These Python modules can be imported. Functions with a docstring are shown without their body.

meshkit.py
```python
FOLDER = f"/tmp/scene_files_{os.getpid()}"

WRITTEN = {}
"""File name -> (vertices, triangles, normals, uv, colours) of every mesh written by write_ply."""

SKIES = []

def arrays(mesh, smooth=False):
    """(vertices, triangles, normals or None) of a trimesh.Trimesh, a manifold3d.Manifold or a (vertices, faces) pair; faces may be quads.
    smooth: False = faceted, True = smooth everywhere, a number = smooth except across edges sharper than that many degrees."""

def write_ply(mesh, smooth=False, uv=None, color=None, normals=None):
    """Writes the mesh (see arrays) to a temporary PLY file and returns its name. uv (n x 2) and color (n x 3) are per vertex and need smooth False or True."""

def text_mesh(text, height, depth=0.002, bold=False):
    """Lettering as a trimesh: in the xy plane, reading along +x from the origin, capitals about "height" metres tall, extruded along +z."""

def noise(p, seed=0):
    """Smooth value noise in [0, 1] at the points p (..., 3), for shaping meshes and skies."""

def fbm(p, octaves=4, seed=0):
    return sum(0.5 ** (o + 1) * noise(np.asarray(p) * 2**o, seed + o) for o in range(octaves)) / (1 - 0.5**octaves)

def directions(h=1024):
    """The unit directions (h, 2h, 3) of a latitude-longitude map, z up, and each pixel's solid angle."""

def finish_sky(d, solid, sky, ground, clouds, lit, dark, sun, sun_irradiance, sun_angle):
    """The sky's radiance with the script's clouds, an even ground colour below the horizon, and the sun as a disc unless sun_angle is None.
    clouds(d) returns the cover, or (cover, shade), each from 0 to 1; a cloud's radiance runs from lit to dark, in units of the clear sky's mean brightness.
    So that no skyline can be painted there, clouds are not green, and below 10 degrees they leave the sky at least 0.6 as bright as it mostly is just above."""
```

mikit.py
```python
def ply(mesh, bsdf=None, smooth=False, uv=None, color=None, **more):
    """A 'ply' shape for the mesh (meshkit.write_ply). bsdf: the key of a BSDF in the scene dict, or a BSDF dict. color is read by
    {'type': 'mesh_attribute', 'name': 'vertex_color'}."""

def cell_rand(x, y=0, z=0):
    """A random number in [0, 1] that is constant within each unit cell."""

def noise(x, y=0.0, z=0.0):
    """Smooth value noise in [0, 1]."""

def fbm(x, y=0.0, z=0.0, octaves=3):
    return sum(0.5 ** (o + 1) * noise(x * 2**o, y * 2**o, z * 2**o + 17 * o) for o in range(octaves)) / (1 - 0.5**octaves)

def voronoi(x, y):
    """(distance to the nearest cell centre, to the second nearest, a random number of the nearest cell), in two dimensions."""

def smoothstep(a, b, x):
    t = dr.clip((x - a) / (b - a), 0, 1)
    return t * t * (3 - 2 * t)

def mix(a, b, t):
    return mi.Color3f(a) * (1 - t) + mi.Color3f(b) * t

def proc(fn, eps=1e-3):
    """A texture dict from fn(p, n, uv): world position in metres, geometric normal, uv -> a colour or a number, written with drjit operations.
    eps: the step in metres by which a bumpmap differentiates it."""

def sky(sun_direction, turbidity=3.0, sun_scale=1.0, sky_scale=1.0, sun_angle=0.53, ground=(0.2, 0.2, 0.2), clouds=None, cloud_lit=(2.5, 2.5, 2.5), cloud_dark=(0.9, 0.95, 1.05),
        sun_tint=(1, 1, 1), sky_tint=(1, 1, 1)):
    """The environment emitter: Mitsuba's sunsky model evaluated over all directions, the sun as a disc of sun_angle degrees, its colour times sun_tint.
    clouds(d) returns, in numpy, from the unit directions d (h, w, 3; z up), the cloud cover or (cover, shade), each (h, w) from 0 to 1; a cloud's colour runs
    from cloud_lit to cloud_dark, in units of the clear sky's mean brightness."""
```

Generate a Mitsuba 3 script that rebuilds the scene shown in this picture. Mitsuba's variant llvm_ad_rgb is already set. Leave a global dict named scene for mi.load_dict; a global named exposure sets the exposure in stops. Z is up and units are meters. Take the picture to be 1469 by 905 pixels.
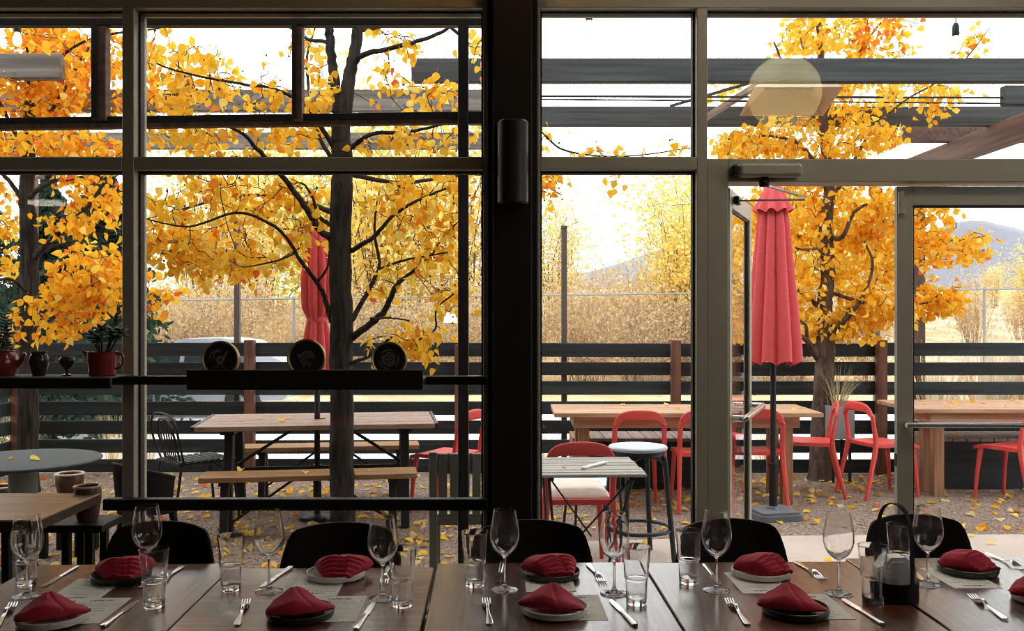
import math, random, numpy as np, trimesh, mitsuba as mi, mikit, meshkit
import drjit as dr
from scipy.spatial import cKDTree, ConvexHull
from shapely.geometry import Polygon, Point, LineString
from shapely.ops import unary_union
T = mi.ScalarTransform4f
scene, labels = {}, {}

# ---------------------------------------------------------------- camera, sky, exposure
exposure = 3.15
K = 2.0 ** -exposure                     # lamp radiance is given in units of the picture's white
F, EYE, CX, CY = 1350.0, 1.52, 734.5, 452.5
scene['camera'] = {'type': 'perspective', 'fov': math.degrees(2 * math.atan(734.5 / F)), 'fov_axis': 'x', 'near_clip': 0.05, 'far_clip': 20000.0,
                   'to_world': T().look_at(origin=[0, 0, EYE], target=[0, 1, EYE], up=[0, 0, 1])}


def overcast(d):
    n = meshkit.fbm(d * np.array([2.2, 2.2, 5.0]) + 3.1, 4, 5)
    return np.full(n.shape, 0.94), np.clip((n - 0.45) * 1.3, 0, 0.5)


scene['sky'] = mikit.sky((-0.45, 0.55, 0.7), turbidity=4.0, sun_scale=0.0, ground=(0.3, 0.27, 0.22), clouds=overcast, cloud_lit=(3.3, 3.42, 3.46), cloud_dark=(2.65, 2.8, 2.9))


# ---------------------------------------------------------------- helpers
def numbered(k):
    if k not in scene and k not in used: used.add(k); return k
    n = nexts.get(k, 1)
    while f'{k}_{n:03d}' in used: n += 1
    nexts[k] = n + 1
    used.add(f'{k}_{n:03d}')
    return f'{k}_{n:03d}'


used, nexts = set(), {}


def tell(k, label=None, cat=None, group=None, kind=None):
    labels[k] = {a: b for a, b in dict(label=label, category=cat, group=group, kind=kind).items() if b}
    return k


def thing(name, label, cat, group=None):
    return tell(numbered(name), label, cat, group)


def put(d, M):
    return d if M is None else {**d, 'to_world': T(M.tolist()) if 'to_world' not in d else T(M.tolist()) @ d['to_world']}


def part(parent, name, mesh, mat=None, smooth=30, M=None, label=None, kind=None, **kw):
    k = numbered(f'{parent}__{name}')
    scene[k] = put(mesh if isinstance(mesh, dict) else mikit.ply(mesh, mat, smooth, **kw), M)
    if label or kind: tell(k, label, kind=kind)
    return k


def single(name, mesh, mat=None, label=None, cat=None, group=None, kind=None, smooth=30, M=None, **kw):
    k = numbered(name)
    scene[k] = put(mesh if isinstance(mesh, dict) else mikit.ply(mesh, mat, smooth, **kw), M)
    return tell(k, label, cat, group, kind)


def struct(name, mesh, mat, label=None, smooth=30, **kw):
    return single(name, mesh, mat, label, kind='structure', smooth=smooth, **kw)


class Proto:                                  # one built kind; placed many times under a key of its own
    def __init__(self): self.parts = []
    def add(self, name, mesh, mat=None, smooth=30, M=None, label=None, kind=None, **kw):
        self.parts.append((name, put(mesh if isinstance(mesh, dict) else mikit.ply(mesh, mat, smooth, **kw), M), label, kind)); return self
    def place(self, name, M, label, cat, group=None, swap=None, skip=()):
        k = thing(name, label, cat, group)
        made = {}
        for nm, d, lab, kind in self.parts:
            if nm in skip: continue
            if swap and d['bsdf'].get('id') in swap: d = {**d, 'bsdf': {'type': 'ref', 'id': swap[d['bsdf']['id']]}}
            holder, _, leaf = nm.rpartition('__')
            kk = numbered(f"{made.get(holder, k + '__' + holder) if holder else k}__{leaf}")
            made[nm] = kk
            scene[kk] = put(d, M)
            if lab or kind: tell(kk, lab, kind=kind)
        return k


def at(px, py, Y): return np.array([(px - CX) * Y / F, Y, EYE - (py - CY) * Y / F])
def on(px, py, z): return at(px, py, F * (EYE - z) / (py - CY))


def mat4(x=0, y=0, z=0, rz=0.0, rx=0.0, ry=0.0, s=1.0):
    a, b, c = map(math.radians, (rx, ry, rz))
    X = np.array([[1, 0, 0], [0, math.cos(a), -math.sin(a)], [0, math.sin(a), math.cos(a)]])
    Yr = np.array([[math.cos(b), 0, math.sin(b)], [0, 1, 0], [-math.sin(b), 0, math.cos(b)]])
    Z = np.array([[math.cos(c), -math.sin(c), 0], [math.sin(c), math.cos(c), 0], [0, 0, 1]])
    M = np.eye(4); M[:3, :3] = Z @ Yr @ X * s; M[:3, 3] = (x, y, z)
    return M


def tf(m, M):
    return trimesh.Trimesh(m.vertices @ M[:3, :3].T + M[:3, 3], m.faces, process=False)


def join(ms): return trimesh.util.concatenate(list(ms))


def hull(pts):
    h = ConvexHull(pts)
    pts = np.asarray(pts)
    f = h.simplices.copy()
    n = np.cross(pts[f[:, 1]] - pts[f[:, 0]], pts[f[:, 2]] - pts[f[:, 0]])
    w = (n * h.equations[:, :3]).sum(1) < 0
    f[w] = f[w][:, ::-1]
    return trimesh.Trimesh(pts, f, process=False)


def box(x0, x1, y0, y1, z0, z1, b=0.0):
    c, h = np.array([x0 + x1, y0 + y1, z0 + z1]) / 2, np.abs(np.array([x1 - x0, y1 - y0, z1 - z0])) / 2
    b = min(b, h.min() * 0.9)
    if b <= 0:
        m = trimesh.creation.box(extents=2 * h); m.apply_translation(c); return m
    pts = []
    for sx in (-1, 1):
        for sy in (-1, 1):
            for sz in (-1, 1):
                s = np.array([sx, sy, sz])
                for k in range(3):
                    o = h - b; o[k] = h[k]; pts.append(c + s * o)
    return hull(pts)


def bar(p, q, w, d=None, up=(0, 0, 1), b=0.0):          # a square bar from p to q
    p, q = np.asarray(p, float), np.asarray(q, float)
    d = w if d is None else d
    t = q - p; L = np.linalg.norm(t); t /= L
    up = np.asarray(up, float)
    if abs(t @ up) > 0.98: up = np.array([0, 1.0, 0])
    s = np.cross(t, up); s /= np.linalg.norm(s); u = np.cross(s, t)
    M = np.eye(4); M[:3, 0], M[:3, 1], M[:3, 2], M[:3, 3] = s, t, u, (p + q) / 2
    return tf(box(-w / 2, w / 2, -L / 2, L / 2, -d / 2, d / 2, b), M)


def sweep(path, a, b=None, ref=None, sides=10, e=1.0, closed=False):
    p = np.asarray(path, float); n = len(p)
    a = np.broadcast_to(a, (n,)); b = a if b is None else np.broadcast_to(b, (n,))
    t = (np.roll(p, -1, 0) - np.roll(p, 1, 0)) if closed else np.gradient(p, axis=0)
    t /= np.linalg.norm(t, axis=1, keepdims=True) + 1e-12
    if ref is None:                               # carry one side vector along the path
        w = np.cross(t[0], [0.31, 0.2, 0.93] if abs(t[0, 2]) < 0.8 else [1.0, 0.1, 0]); u = np.zeros((n, 3))
        for k in range(n):
            w = w - (w @ t[k]) * t[k]; w /= np.linalg.norm(w) + 1e-12; u[k] = w
    else:
        ref = np.broadcast_to(np.asarray(ref, float), (n, 3))
        u = ref - (ref * t).sum(1, keepdims=True) * t
    u /= np.linalg.norm(u, axis=1, keepdims=True); v = np.cross(t, u)
    th = np.arange(sides) * 2 * np.pi / sides + np.pi / sides
    c, s = np.cos(th), np.sin(th)
    c, s = np.sign(c) * np.abs(c) ** e, np.sign(s) * np.abs(s) ** e
    V = p[:, None] + a[:, None, None] * c[None, :, None] * u[:, None] + b[:, None, None] * s[None, :, None] * v[:, None]
    m = n if closed else n - 1
    i, j = np.meshgrid(np.arange(m), np.arange(sides), indexing='ij')
    i2, j2 = (i + 1) % n, (j + 1) % sides
    q = np.stack([i * sides + j, i * sides + j2, i2 * sides + j2, i2 * sides + j], -1).reshape(-1, 4)
    f = np.vstack([q[:, [0, 1, 2]], q[:, [0, 2, 3]]])
    V = V.reshape(-1, 3)
    if not closed:
        k = np.arange(1, sides - 1)
        f = np.vstack([f, np.stack([0 * k, k + 1, k], 1), (n - 1) * sides + np.stack([0 * k, k, k + 1], 1)])
    return trimesh.Trimesh(V, f, process=False)


def curve(pts, n=8):                                     # Catmull-Rom through the points
    p = np.asarray(pts, float)
    if len(p) < 3: return np.linspace(p[0], p[-1], max(n, 2))
    q = np.vstack([2 * p[0] - p[1], p, 2 * p[-1] - p[-2]])
    out = []
    for k in range(len(p) - 1):
        a, b, c, d = q[k:k + 4]
        t = np.linspace(0, 1, n, endpoint=False)[:, None]
        out.append(0.5 * (2 * b + (c - a) * t + (2 * a - 5 * b + 4 * c - d) * t ** 2 + (3 * b - a - 3 * c + d) * t ** 3))
    return np.vstack(out + [p[-1:]])


def tube(pts, r, sides=8, n=0): 
    p = curve(pts, n) if n else np.asarray(pts, float)
    return sweep(p, np.interp(np.linspace(0, 1, len(p)), np.linspace(0, 1, len(np.atleast_1d(r))), np.atleast_1d(r)), sides=sides)


def lathe(prof, n=40):
    p = np.asarray(prof, float); m = len(p)
    th = np.arange(n) * 2 * np.pi / n
    V = np.stack([p[:, 0, None] * np.cos(th), p[:, 0, None] * np.sin(th), np.repeat(p[:, 1, None], n, 1)], -1).reshape(-1, 3)
    i, j = np.meshgrid(np.arange(m - 1), np.arange(n), indexing='ij')
    q = np.stack([i * n + j, i * n + (j + 1) % n, (i + 1) * n + (j + 1) % n, (i + 1) * n + j], -1).reshape(-1, 4)
    M = trimesh.Trimesh(V, np.vstack([q[:, [0, 1, 2]], q[:, [0, 2, 3]]]), process=False)
    M.merge_vertices(); M.update_faces(M.nondegenerate_faces()); M.remove_unreferenced_vertices()
    if M.volume < 0: M.invert()
    return M


def extrude(poly, h, z=0.0):
    m = trimesh.creation.extrude_polygon(poly, h, engine='earcut'); m.apply_translation([0, 0, z]); return m


def grid(nx, ny, fn):                                    # fn(u, v) -> points, u and v in [0, 1]
    u, v = np.meshgrid(np.linspace(0, 1, nx), np.linspace(0, 1, ny), indexing='ij')
    V = fn(u, v).reshape(-1, 3)
    i, j = np.meshgrid(np.arange(nx - 1), np.arange(ny - 1), indexing='ij')
    q = np.stack([i * ny + j, (i + 1) * ny + j, (i + 1) * ny + j + 1, i * ny + j + 1], -1).reshape(-1, 4)
    return trimesh.Trimesh(V, np.vstack([q[:, [0, 1, 2]], q[:, [0, 2, 3]]]), process=False)


def sheet(nx, ny, fn, th):                               # a grid with thickness th downwards along z
    a = grid(nx, ny, fn); n = len(a.vertices)
    low = a.vertices - [0, 0, th]
    idx = np.arange(n).reshape(nx, ny)
    rim = np.concatenate([idx[:, 0], idx[-1, 1:], idx[-2::-1, -1], idx[0, -2:0:-1]])
    r2 = np.roll(rim, -1)
    side = np.vstack([np.stack([rim, rim + n, r2 + n], 1), np.stack([rim, r2 + n, r2], 1)])
    m = trimesh.Trimesh(np.vstack([a.vertices, low]), np.vstack([a.faces, a.faces[:, ::-1] + n, side]), process=False)
    return m


def rounded(x0, x1, y0, y1, r, z0, z1):                   # plate with rounded corners in plan
    p = Polygon([(x0 + r, y0 + r), (x1 - r, y0 + r), (x1 - r, y1 - r), (x0 + r, y1 - r)]).buffer(r, 6)
    return extrude(p, z1 - z0, z0)


# ---------------------------------------------------------------- materials
def mat(name, col, rough=0.5, spec=0.5, metal=0.0, **kw):
    c = {'type': 'rgb', 'value': list(col)} if not isinstance(col, dict) else col
    b = {'type': 'principled', 'base_color': c, 'roughness': rough, 'metallic': metal, 'specular': spec}
    if metal: b.pop('specular')
    scene[name] = {'type': 'twosided', 'b': {**b, **kw}}


def grain(c0, c1, axis='x', f=26.0, stretch=14.0):
    def fn(p, n, uv):
        a, b = (p.x, p.y) if axis == 'x' else (p.y, p.x)
        if axis == 'z': a, b = p.z, p.x + p.y
        w = mikit.fbm(a * f / stretch + 3.0, b * f * 1.7, p.z * f if axis != 'z' else p.y * f, 3)
        s = mikit.noise(a * 1.3, b * 9.0, p.z * 5)
        return mikit.mix(c0, c1, mikit.smoothstep(0.25, 0.75, w * 0.75 + s * 0.25))
    return mikit.proc(fn)


mat('alu', (0.30, 0.28, 0.22), 0.38)
mat('gasket', (0.008, 0.008, 0.008), 0.6)
mat('black_steel', (0.010, 0.0105, 0.011), 0.5, spec=0.3)
mat('black_ply', (0.008, 0.0075, 0.007), 0.6, spec=0.12)
mat('black_plastic', (0.010, 0.010, 0.010), 0.4, spec=0.25)
mat('column_brown', (0.012, 0.009, 0.007), 0.5, spec=0.2)
mat('shelf_black', (0.009, 0.0085, 0.008), 0.5, spec=0.25)
mat('steel', (0.78, 0.77, 0.75), 0.16, metal=1.0)
mat('brushed', (0.6, 0.6, 0.58), 0.28, metal=1.0)
mat('brass', (0.5, 0.36, 0.17), 0.35, metal=1.0)
mat('red_plastic', (0.60, 0.062, 0.052), 0.38)
mat('red_plastic_worn', (0.52, 0.050, 0.046), 0.45)
mat('blue_seat', (0.36, 0.42, 0.48), 0.35)
mat('pale_top', (0.52, 0.58, 0.64), 0.3)
mat('dark_blue_steel', (0.012, 0.021, 0.026), 0.45, spec=0.3)
mat('green_paint', (0.15, 0.153, 0.115), 0.5)
mat('cream_cloth', (0.60, 0.52, 0.43), 0.9)
mat('grey_top', (0.075, 0.085, 0.085), 0.7, spec=0.15)
mat('grey_plastic', (0.12, 0.13, 0.145), 0.5)
mat('pot_grey', (0.22, 0.22, 0.205), 0.7)
mat('pot_clay', (0.075, 0.032, 0.018), 0.35)
mat('pot_rim', (0.42, 0.33, 0.25), 0.3)
mat('red_glaze', (0.17, 0.013, 0.011), 0.16, clearcoat=0.5)
mat('dark_glaze', (0.03, 0.024, 0.022), 0.15)
mat('succulent', (0.035, 0.075, 0.035), 0.4)
mat('plate_white', (0.62, 0.60, 0.56), 0.3)
mat('plate_black', (0.018, 0.018, 0.019), 0.3)
mat('paper', (0.62, 0.60, 0.55), 0.8)
mat('ink', (0.06, 0.055, 0.05), 0.9)
mat('ceramic', (0.70, 0.71, 0.72), 0.4)
mat('leather', (0.008, 0.0075, 0.007), 0.6, spec=0.15)
mat('white_paint', (0.75, 0.76, 0.78), 0.35)
mat('sign_white', (0.80, 0.80, 0.80), 0.5)
mat('sign_red', (0.55, 0.03, 0.03), 0.5)
mat('heater_cream', (0.55, 0.42, 0.30), 0.5)
mat('heater_brown', (0.16, 0.09, 0.06), 0.5)
mat('car_paint', (0.30, 0.32, 0.35), 0.25, clearcoat=0.6)
mat('car_glass', (0.03, 0.035, 0.04), 0.06)
mat('tyre', (0.02, 0.02, 0.02), 0.8)
mat('car_red', (0.55, 0.02, 0.02), 0.2)
mat('galvanised', (0.22, 0.215, 0.21), 0.6)
mat('post_steel', (0.09, 0.07, 0.06), 0.6)
mat('mountain', (0.20, 0.19, 0.17), 1.0, spec=0.0)
mat('ceiling_dark', (0.16, 0.14, 0.12), 0.8)
mat('room_wall', (0.26, 0.235, 0.205), 0.8)
mat('room_floor', (0.10, 0.09, 0.08), 0.5)
mat('fruit', (0.06, 0.03, 0.015), 0.6)
mat('rubber', (0.02, 0.02, 0.02), 0.8)


def cloth(c, f=900.0):
    def fn(p, n, uv): return mikit.mix([x * 0.93 for x in c], [x * 1.05 for x in c], mikit.fbm(p.x * 60, p.y * 60, p.z * 60, 2))
    return mikit.proc(fn)


mat('napkin_red', cloth((0.34, 0.010, 0.028)), 0.85, sheen=0.3)
mat('umbrella_red', cloth((0.57, 0.068, 0.072)), 0.8, sheen=0.2)
for k, (c0, c1) in enumerate((((0.16, 0.072, 0.030), (0.25, 0.120, 0.055)), ((0.25, 0.092, 0.058), (0.37, 0.155, 0.10)), ((0.17, 0.050, 0.028), (0.30, 0.098, 0.058)),
                              ((0.23, 0.088, 0.044), (0.34, 0.14, 0.072)), ((0.19, 0.088, 0.066), (0.30, 0.15, 0.115)))):
    scene[f'table_wood_{k}'] = {'type': 'twosided', 'b': {'type': 'roughplastic', 'distribution': 'ggx', 'alpha': 0.045, 'int_ior': 1.85, 'nonlinear': True, 'diffuse_reflectance': grain(c0, c1, 'y' if k != 1 else 'x', 30.0, 16.0)}}
mat('window_table_wood', grain((0.30, 0.17, 0.075), (0.40, 0.24, 0.11), 'x', 22), 0.35)
mat('table_edge', (0.03, 0.018, 0.012), 0.4)
mat('patio_wood', grain((0.31, 0.17, 0.09), (0.50, 0.31, 0.19), 'x', 30), 0.6, spec=0.3)
mat('patio_wood_dark', grain((0.22, 0.105, 0.05), (0.34, 0.17, 0.085), 'z', 30), 0.6)
mat('picnic_wood', grain((0.18, 0.11, 0.075), (0.31, 0.205, 0.145), 'x', 34), 0.55, spec=0.3)
mat('bench_wood', grain((0.20, 0.105, 0.045), (0.31, 0.175, 0.08), 'x', 34), 0.6, spec=0.3)
mat('bench_slat', grain((0.17, 0.12, 0.10), (0.27, 0.20, 0.165), 'y', 40), 0.65)
mat('slat_grey', grain((0.20, 0.18, 0.155), (0.43, 0.39, 0.345), 'x', 46), 0.65, spec=0.3)
mat('beam_grey', grain((0.085, 0.075, 0.065), (0.19, 0.172, 0.15), 'x', 30, 22), 0.8)
mat('beam_dark', grain((0.024, 0.026, 0.026), (0.055, 0.058, 0.057), 'x', 30, 22), 0.8)
mat('beam_brown', grain((0.06, 0.030, 0.022), (0.12, 0.065, 0.046), 'y', 30, 16), 0.75)
mat('fence_post', grain((0.075, 0.026, 0.014), (0.16, 0.066, 0.034), 'z', 30), 0.7)
for k, (c0, c1) in enumerate((((0.007, 0.010, 0.011), (0.018, 0.025, 0.027)), ((0.006, 0.008, 0.008), (0.016, 0.019, 0.019)), ((0.009, 0.014, 0.015), (0.026, 0.034, 0.035)))):
    mat(f'fence_board_{k}', grain(c0, c1, 'x', 24, 20), 0.6, spec=0.3)
mat('bark_near', grain((0.012, 0.010, 0.009), (0.045, 0.038, 0.033), 'z', 34, 5), 0.95, spec=0.15)
mat('bark_warm', grain((0.045, 0.030, 0.024), (0.13, 0.095, 0.075), 'z', 40, 4), 0.95, spec=0.15)
mat('twig_pale', (0.24, 0.17, 0.11), 0.9, spec=0.1)


def gravel_fn(p, n, uv):
    d, e, r = mikit.voronoi(p.x * 70, p.y * 70)
    c = mikit.mix((0.17, 0.12, 0.092), (0.50, 0.375, 0.30), r)
    big = mikit.fbm(p.x * 0.9, p.y * 0.9, 0, 3)
    c = c * (0.82 + 0.32 * big)
    return c


def gravel_bump(p, n, uv):
    d, e, r = mikit.voronoi(p.x * 70, p.y * 70)
    return mikit.smoothstep(0.0, 0.5, e - d) * (0.4 + 0.6 * r)


scene['gravel'] = {'type': 'twosided', 'b': {'type': 'bumpmap', 'tex': mikit.proc(gravel_bump, 2e-3), 'scale': 0.007, 'b': {'type': 'diffuse', 'reflectance': mikit.proc(gravel_fn)}}}
mat('pebble_a', (0.33, 0.26, 0.21), 0.9, spec=0.2)


def concrete_fn(p, n, uv):
    a = mikit.fbm(p.x * 3, p.y * 3, 0, 4); b = mikit.noise(p.x * 160, p.y * 160, 0)
    return mikit.mix((0.36, 0.29, 0.245), (0.52, 0.435, 0.37), a * 0.7 + b * 0.3)


mat('concrete', mikit.proc(concrete_fn), 0.8, spec=0.3)


def road_fn(p, n, uv):
    return mikit.mix((0.50, 0.485, 0.475), (0.62, 0.605, 0.59), mikit.fbm(p.x * 0.8, p.y * 2.0, 0, 4))


def field_fn(p, n, uv):
    a = mikit.fbm(p.x * 0.12, p.y * 0.06, 0, 4); b = mikit.fbm(p.x * 1.6, p.y * 0.7, 3, 3)
    c = mikit.mix((0.36, 0.25, 0.15), (0.54, 0.41, 0.27), mikit.smoothstep(0.3, 0.7, b))
    return mikit.mix(c, (0.40, 0.28, 0.13), mikit.smoothstep(0.45, 0.7, a) * 0.6)


mat('road', mikit.proc(road_fn), 0.9, spec=0.2)
mat('field', mikit.proc(field_fn), 1.0, spec=0.0)


def thin(name, col, trans=0.9, rough=0.6):
    c = {'type': 'rgb', 'value': list(col)} if not isinstance(col, dict) else col
    scene[name] = {'type': 'principledthin', 'base_color': c, 'roughness': rough, 'diff_trans': trans, 'spec_trans': 0.0, 'eta': 1.3}


LEAF = [(0.90, 0.55, 0.045), (0.88, 0.45, 0.028), (0.92, 0.63, 0.085), (0.82, 0.30, 0.03), (0.74, 0.17, 0.05), (0.93, 0.72, 0.19), (0.52, 0.31, 0.11), (0.82, 0.63, 0.30)]
for k, c in enumerate(LEAF): thin(f'leaf_{k}', c)
thin('leaf_many', {'type': 'mesh_attribute', 'name': 'vertex_color'})
thin('dry_blade', {'type': 'mesh_attribute', 'name': 'vertex_color'}, 0.6, 0.8)
scene['clear_glass'] = {'type': 'dielectric', 'int_ior': 1.5, 'ext_ior': 1.0}
scene['pane_glass'] = {'type': 'thindielectric', 'int_ior': 1.5, 'ext_ior': 1.0}
# ---------------------------------------------------------------- the room and the storefront
YF, YB, YG = 4.42, 4.58, 4.50                     # storefront: inner face, outer face, glass
XL, XR = -3.55, 2.74
struct('floor', box(-6.6, 5.6, -5.2, 4.58, -0.15, 0.0), 'room_floor')
struct('ceiling', box(-6.6, 5.6, -5.2, 4.62, 3.70, 3.85), 'ceiling_dark')
struct('wall_left', box(-6.8, -6.6, -5.2, 4.62, 0, 3.70), 'room_wall')
WY0, WY1, WZ0, WZ1 = -0.9, 3.6, 2.0, 3.35           # the side window whose daylight falls on the right frames and the table
struct('wall_right', join([box(5.4, 5.6, -5.2, WY0, 0, 3.70), box(5.4, 5.6, WY1, 4.62, 0, 3.70), box(5.4, 5.6, WY0, WY1, 0, WZ0), box(5.4, 5.6, WY0, WY1, WZ1, 3.70)]), 'room_wall')
w5 = tell('window_5', kind='structure')
for i in range(6):
    a, b = WY0 + i * (WY1 - WY0) / 6, WY0 + (i + 1) * (WY1 - WY0) / 6
    part(w5, 'pane', grid(2, 2, lambda u, v: np.stack([0 * u + 5.5, a + u * (b - a), WZ0 + v * (WZ1 - WZ0)], -1)), 'pane_glass', False)
    part(w5, 'bar', box(5.45, 5.55, a - 0.03, a + 0.03, WZ0, WZ1, 0.003), 'alu')
part(w5, 'bar', box(5.45, 5.55, WY1 - 0.04, WY1, WZ0, WZ1, 0.003), 'alu')
struct('wall_back', box(-6.8, 5.6, -5.4, -5.2, 0, 3.70), 'room_wall')
wf = struct('wall_front', join([box(-6.6, XL - 0.06, 4.40, 4.62, 0, 3.70), box(XR, 5.6, 4.40, 4.62, 0, 3.70), box(XL - 0.06, XR, 4.40, 4.62, 3.085, 3.70)]), 'room_wall')


def member(name, x0, x1, z0, z1, y0=YF, y1=YB): return struct(name, box(x0, x1, y0, y1, z0, z1, 0.003), 'alu')


ZT = 2.965                                        # underside of the head
member('trim_1', XL - 0.06, XR, ZT, 3.085)        # head
member('trim_2', XL - 0.06, XL, 0.0, ZT)
member('trim_3', -1.832, -1.776, 0.0, ZT)         # mullion
member('trim_4', -0.136, -0.062, 0.0, ZT)
member('trim_5', 0.074, 0.133, 0.0, ZT)
member('trim_6', 0.869, 0.918, 0.0, ZT)
member('trim_7', 0.918, 1.017, 0.0, 2.255)        # door jamb
member('trim_8', 2.645, XR, 0.0, ZT)
member('trim_9', 1.017, 2.645, 2.148, 2.255)      # door header
struct('trim_10', box(-0.062, 0.074, 4.43, 4.57, 0, 3.085), 'gasket')
for i, (a, b) in enumerate(((XL, -1.832), (-1.776, -0.136), (0.133, 0.869))):
    member(f'trim_{11 + 2 * i}', a, b, 2.205, 2.265)
    member(f'trim_{12 + 2 * i}', a, b, 0.0, 0.10)
for n_, (a, b, rows) in enumerate(((XL, -1.832, ((0.10, 2.205), (2.265, ZT))), (-1.776, -0.136, ((0.10, 2.205), (2.265, ZT))), (0.133, 0.869, ((0.10, 2.205), (2.265, ZT))), (0.918, 2.645, ((2.255, ZT),)))):
    w = tell(f'window_{n_ + 1}', kind='structure')
    for (z0, z1) in rows:
        part(w, 'pane', grid(2, 2, lambda u, v: np.stack([a - 0.004 + u * (b - a + 0.008), 0 * u + YG, z0 - 0.004 + v * (z1 - z0 + 0.008)], -1)), 'pane_glass', False)
        g = 0.010
        part(w, 'gasket', join([box(a - 0.002, a + g, 4.475, 4.525, z0, z1), box(b - g, b + 0.002, 4.475, 4.525, z0, z1), box(a, b, 4.475, 4.525, z0 - 0.002, z0 + g), box(a, b, 4.475, 4.525, z1 - g, z1 + 0.002)]), 'gasket', False)


def door(name, M, push, W=0.815):
    k = tell(name, kind='structure')
    part(k, 'stile', box(0, 0.075, -0.017, 0.017, 0.01, 2.135, 0.002), 'alu', M=M)
    part(k, 'stile', box(W - 0.085, W, -0.017, 0.017, 0.01, 2.135, 0.002), 'alu', M=M)
    part(k, 'top_rail', box(0.075, W - 0.085, -0.017, 0.017, 2.045, 2.135, 0.002), 'alu', M=M)
    part(k, 'bottom_rail', box(0.075, W - 0.085, -0.017, 0.017, 0.01, 0.22, 0.002), 'alu', M=M)
    part(k, 'pane', grid(2, 2, lambda u, v: np.stack([0.07 + u * (W - 0.15), 0 * u, 0.215 + v * 1.835], -1)), 'pane_glass', False, M=M)
    part(k, 'gasket', join([box(0.075, 0.085, -0.007, 0.007, 0.22, 2.045), box(W - 0.095, W - 0.085, -0.007, 0.007, 0.22, 2.045), box(0.085, W - 0.095, -0.007, 0.007, 2.035, 2.045), box(0.085, W - 0.095, -0.007, 0.007, 0.22, 0.23)]), 'gasket', False, M=M)
    pb = part(k, 'push_bar', push, 'brushed', M=M, label='round metal push bar')
    return k


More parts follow.
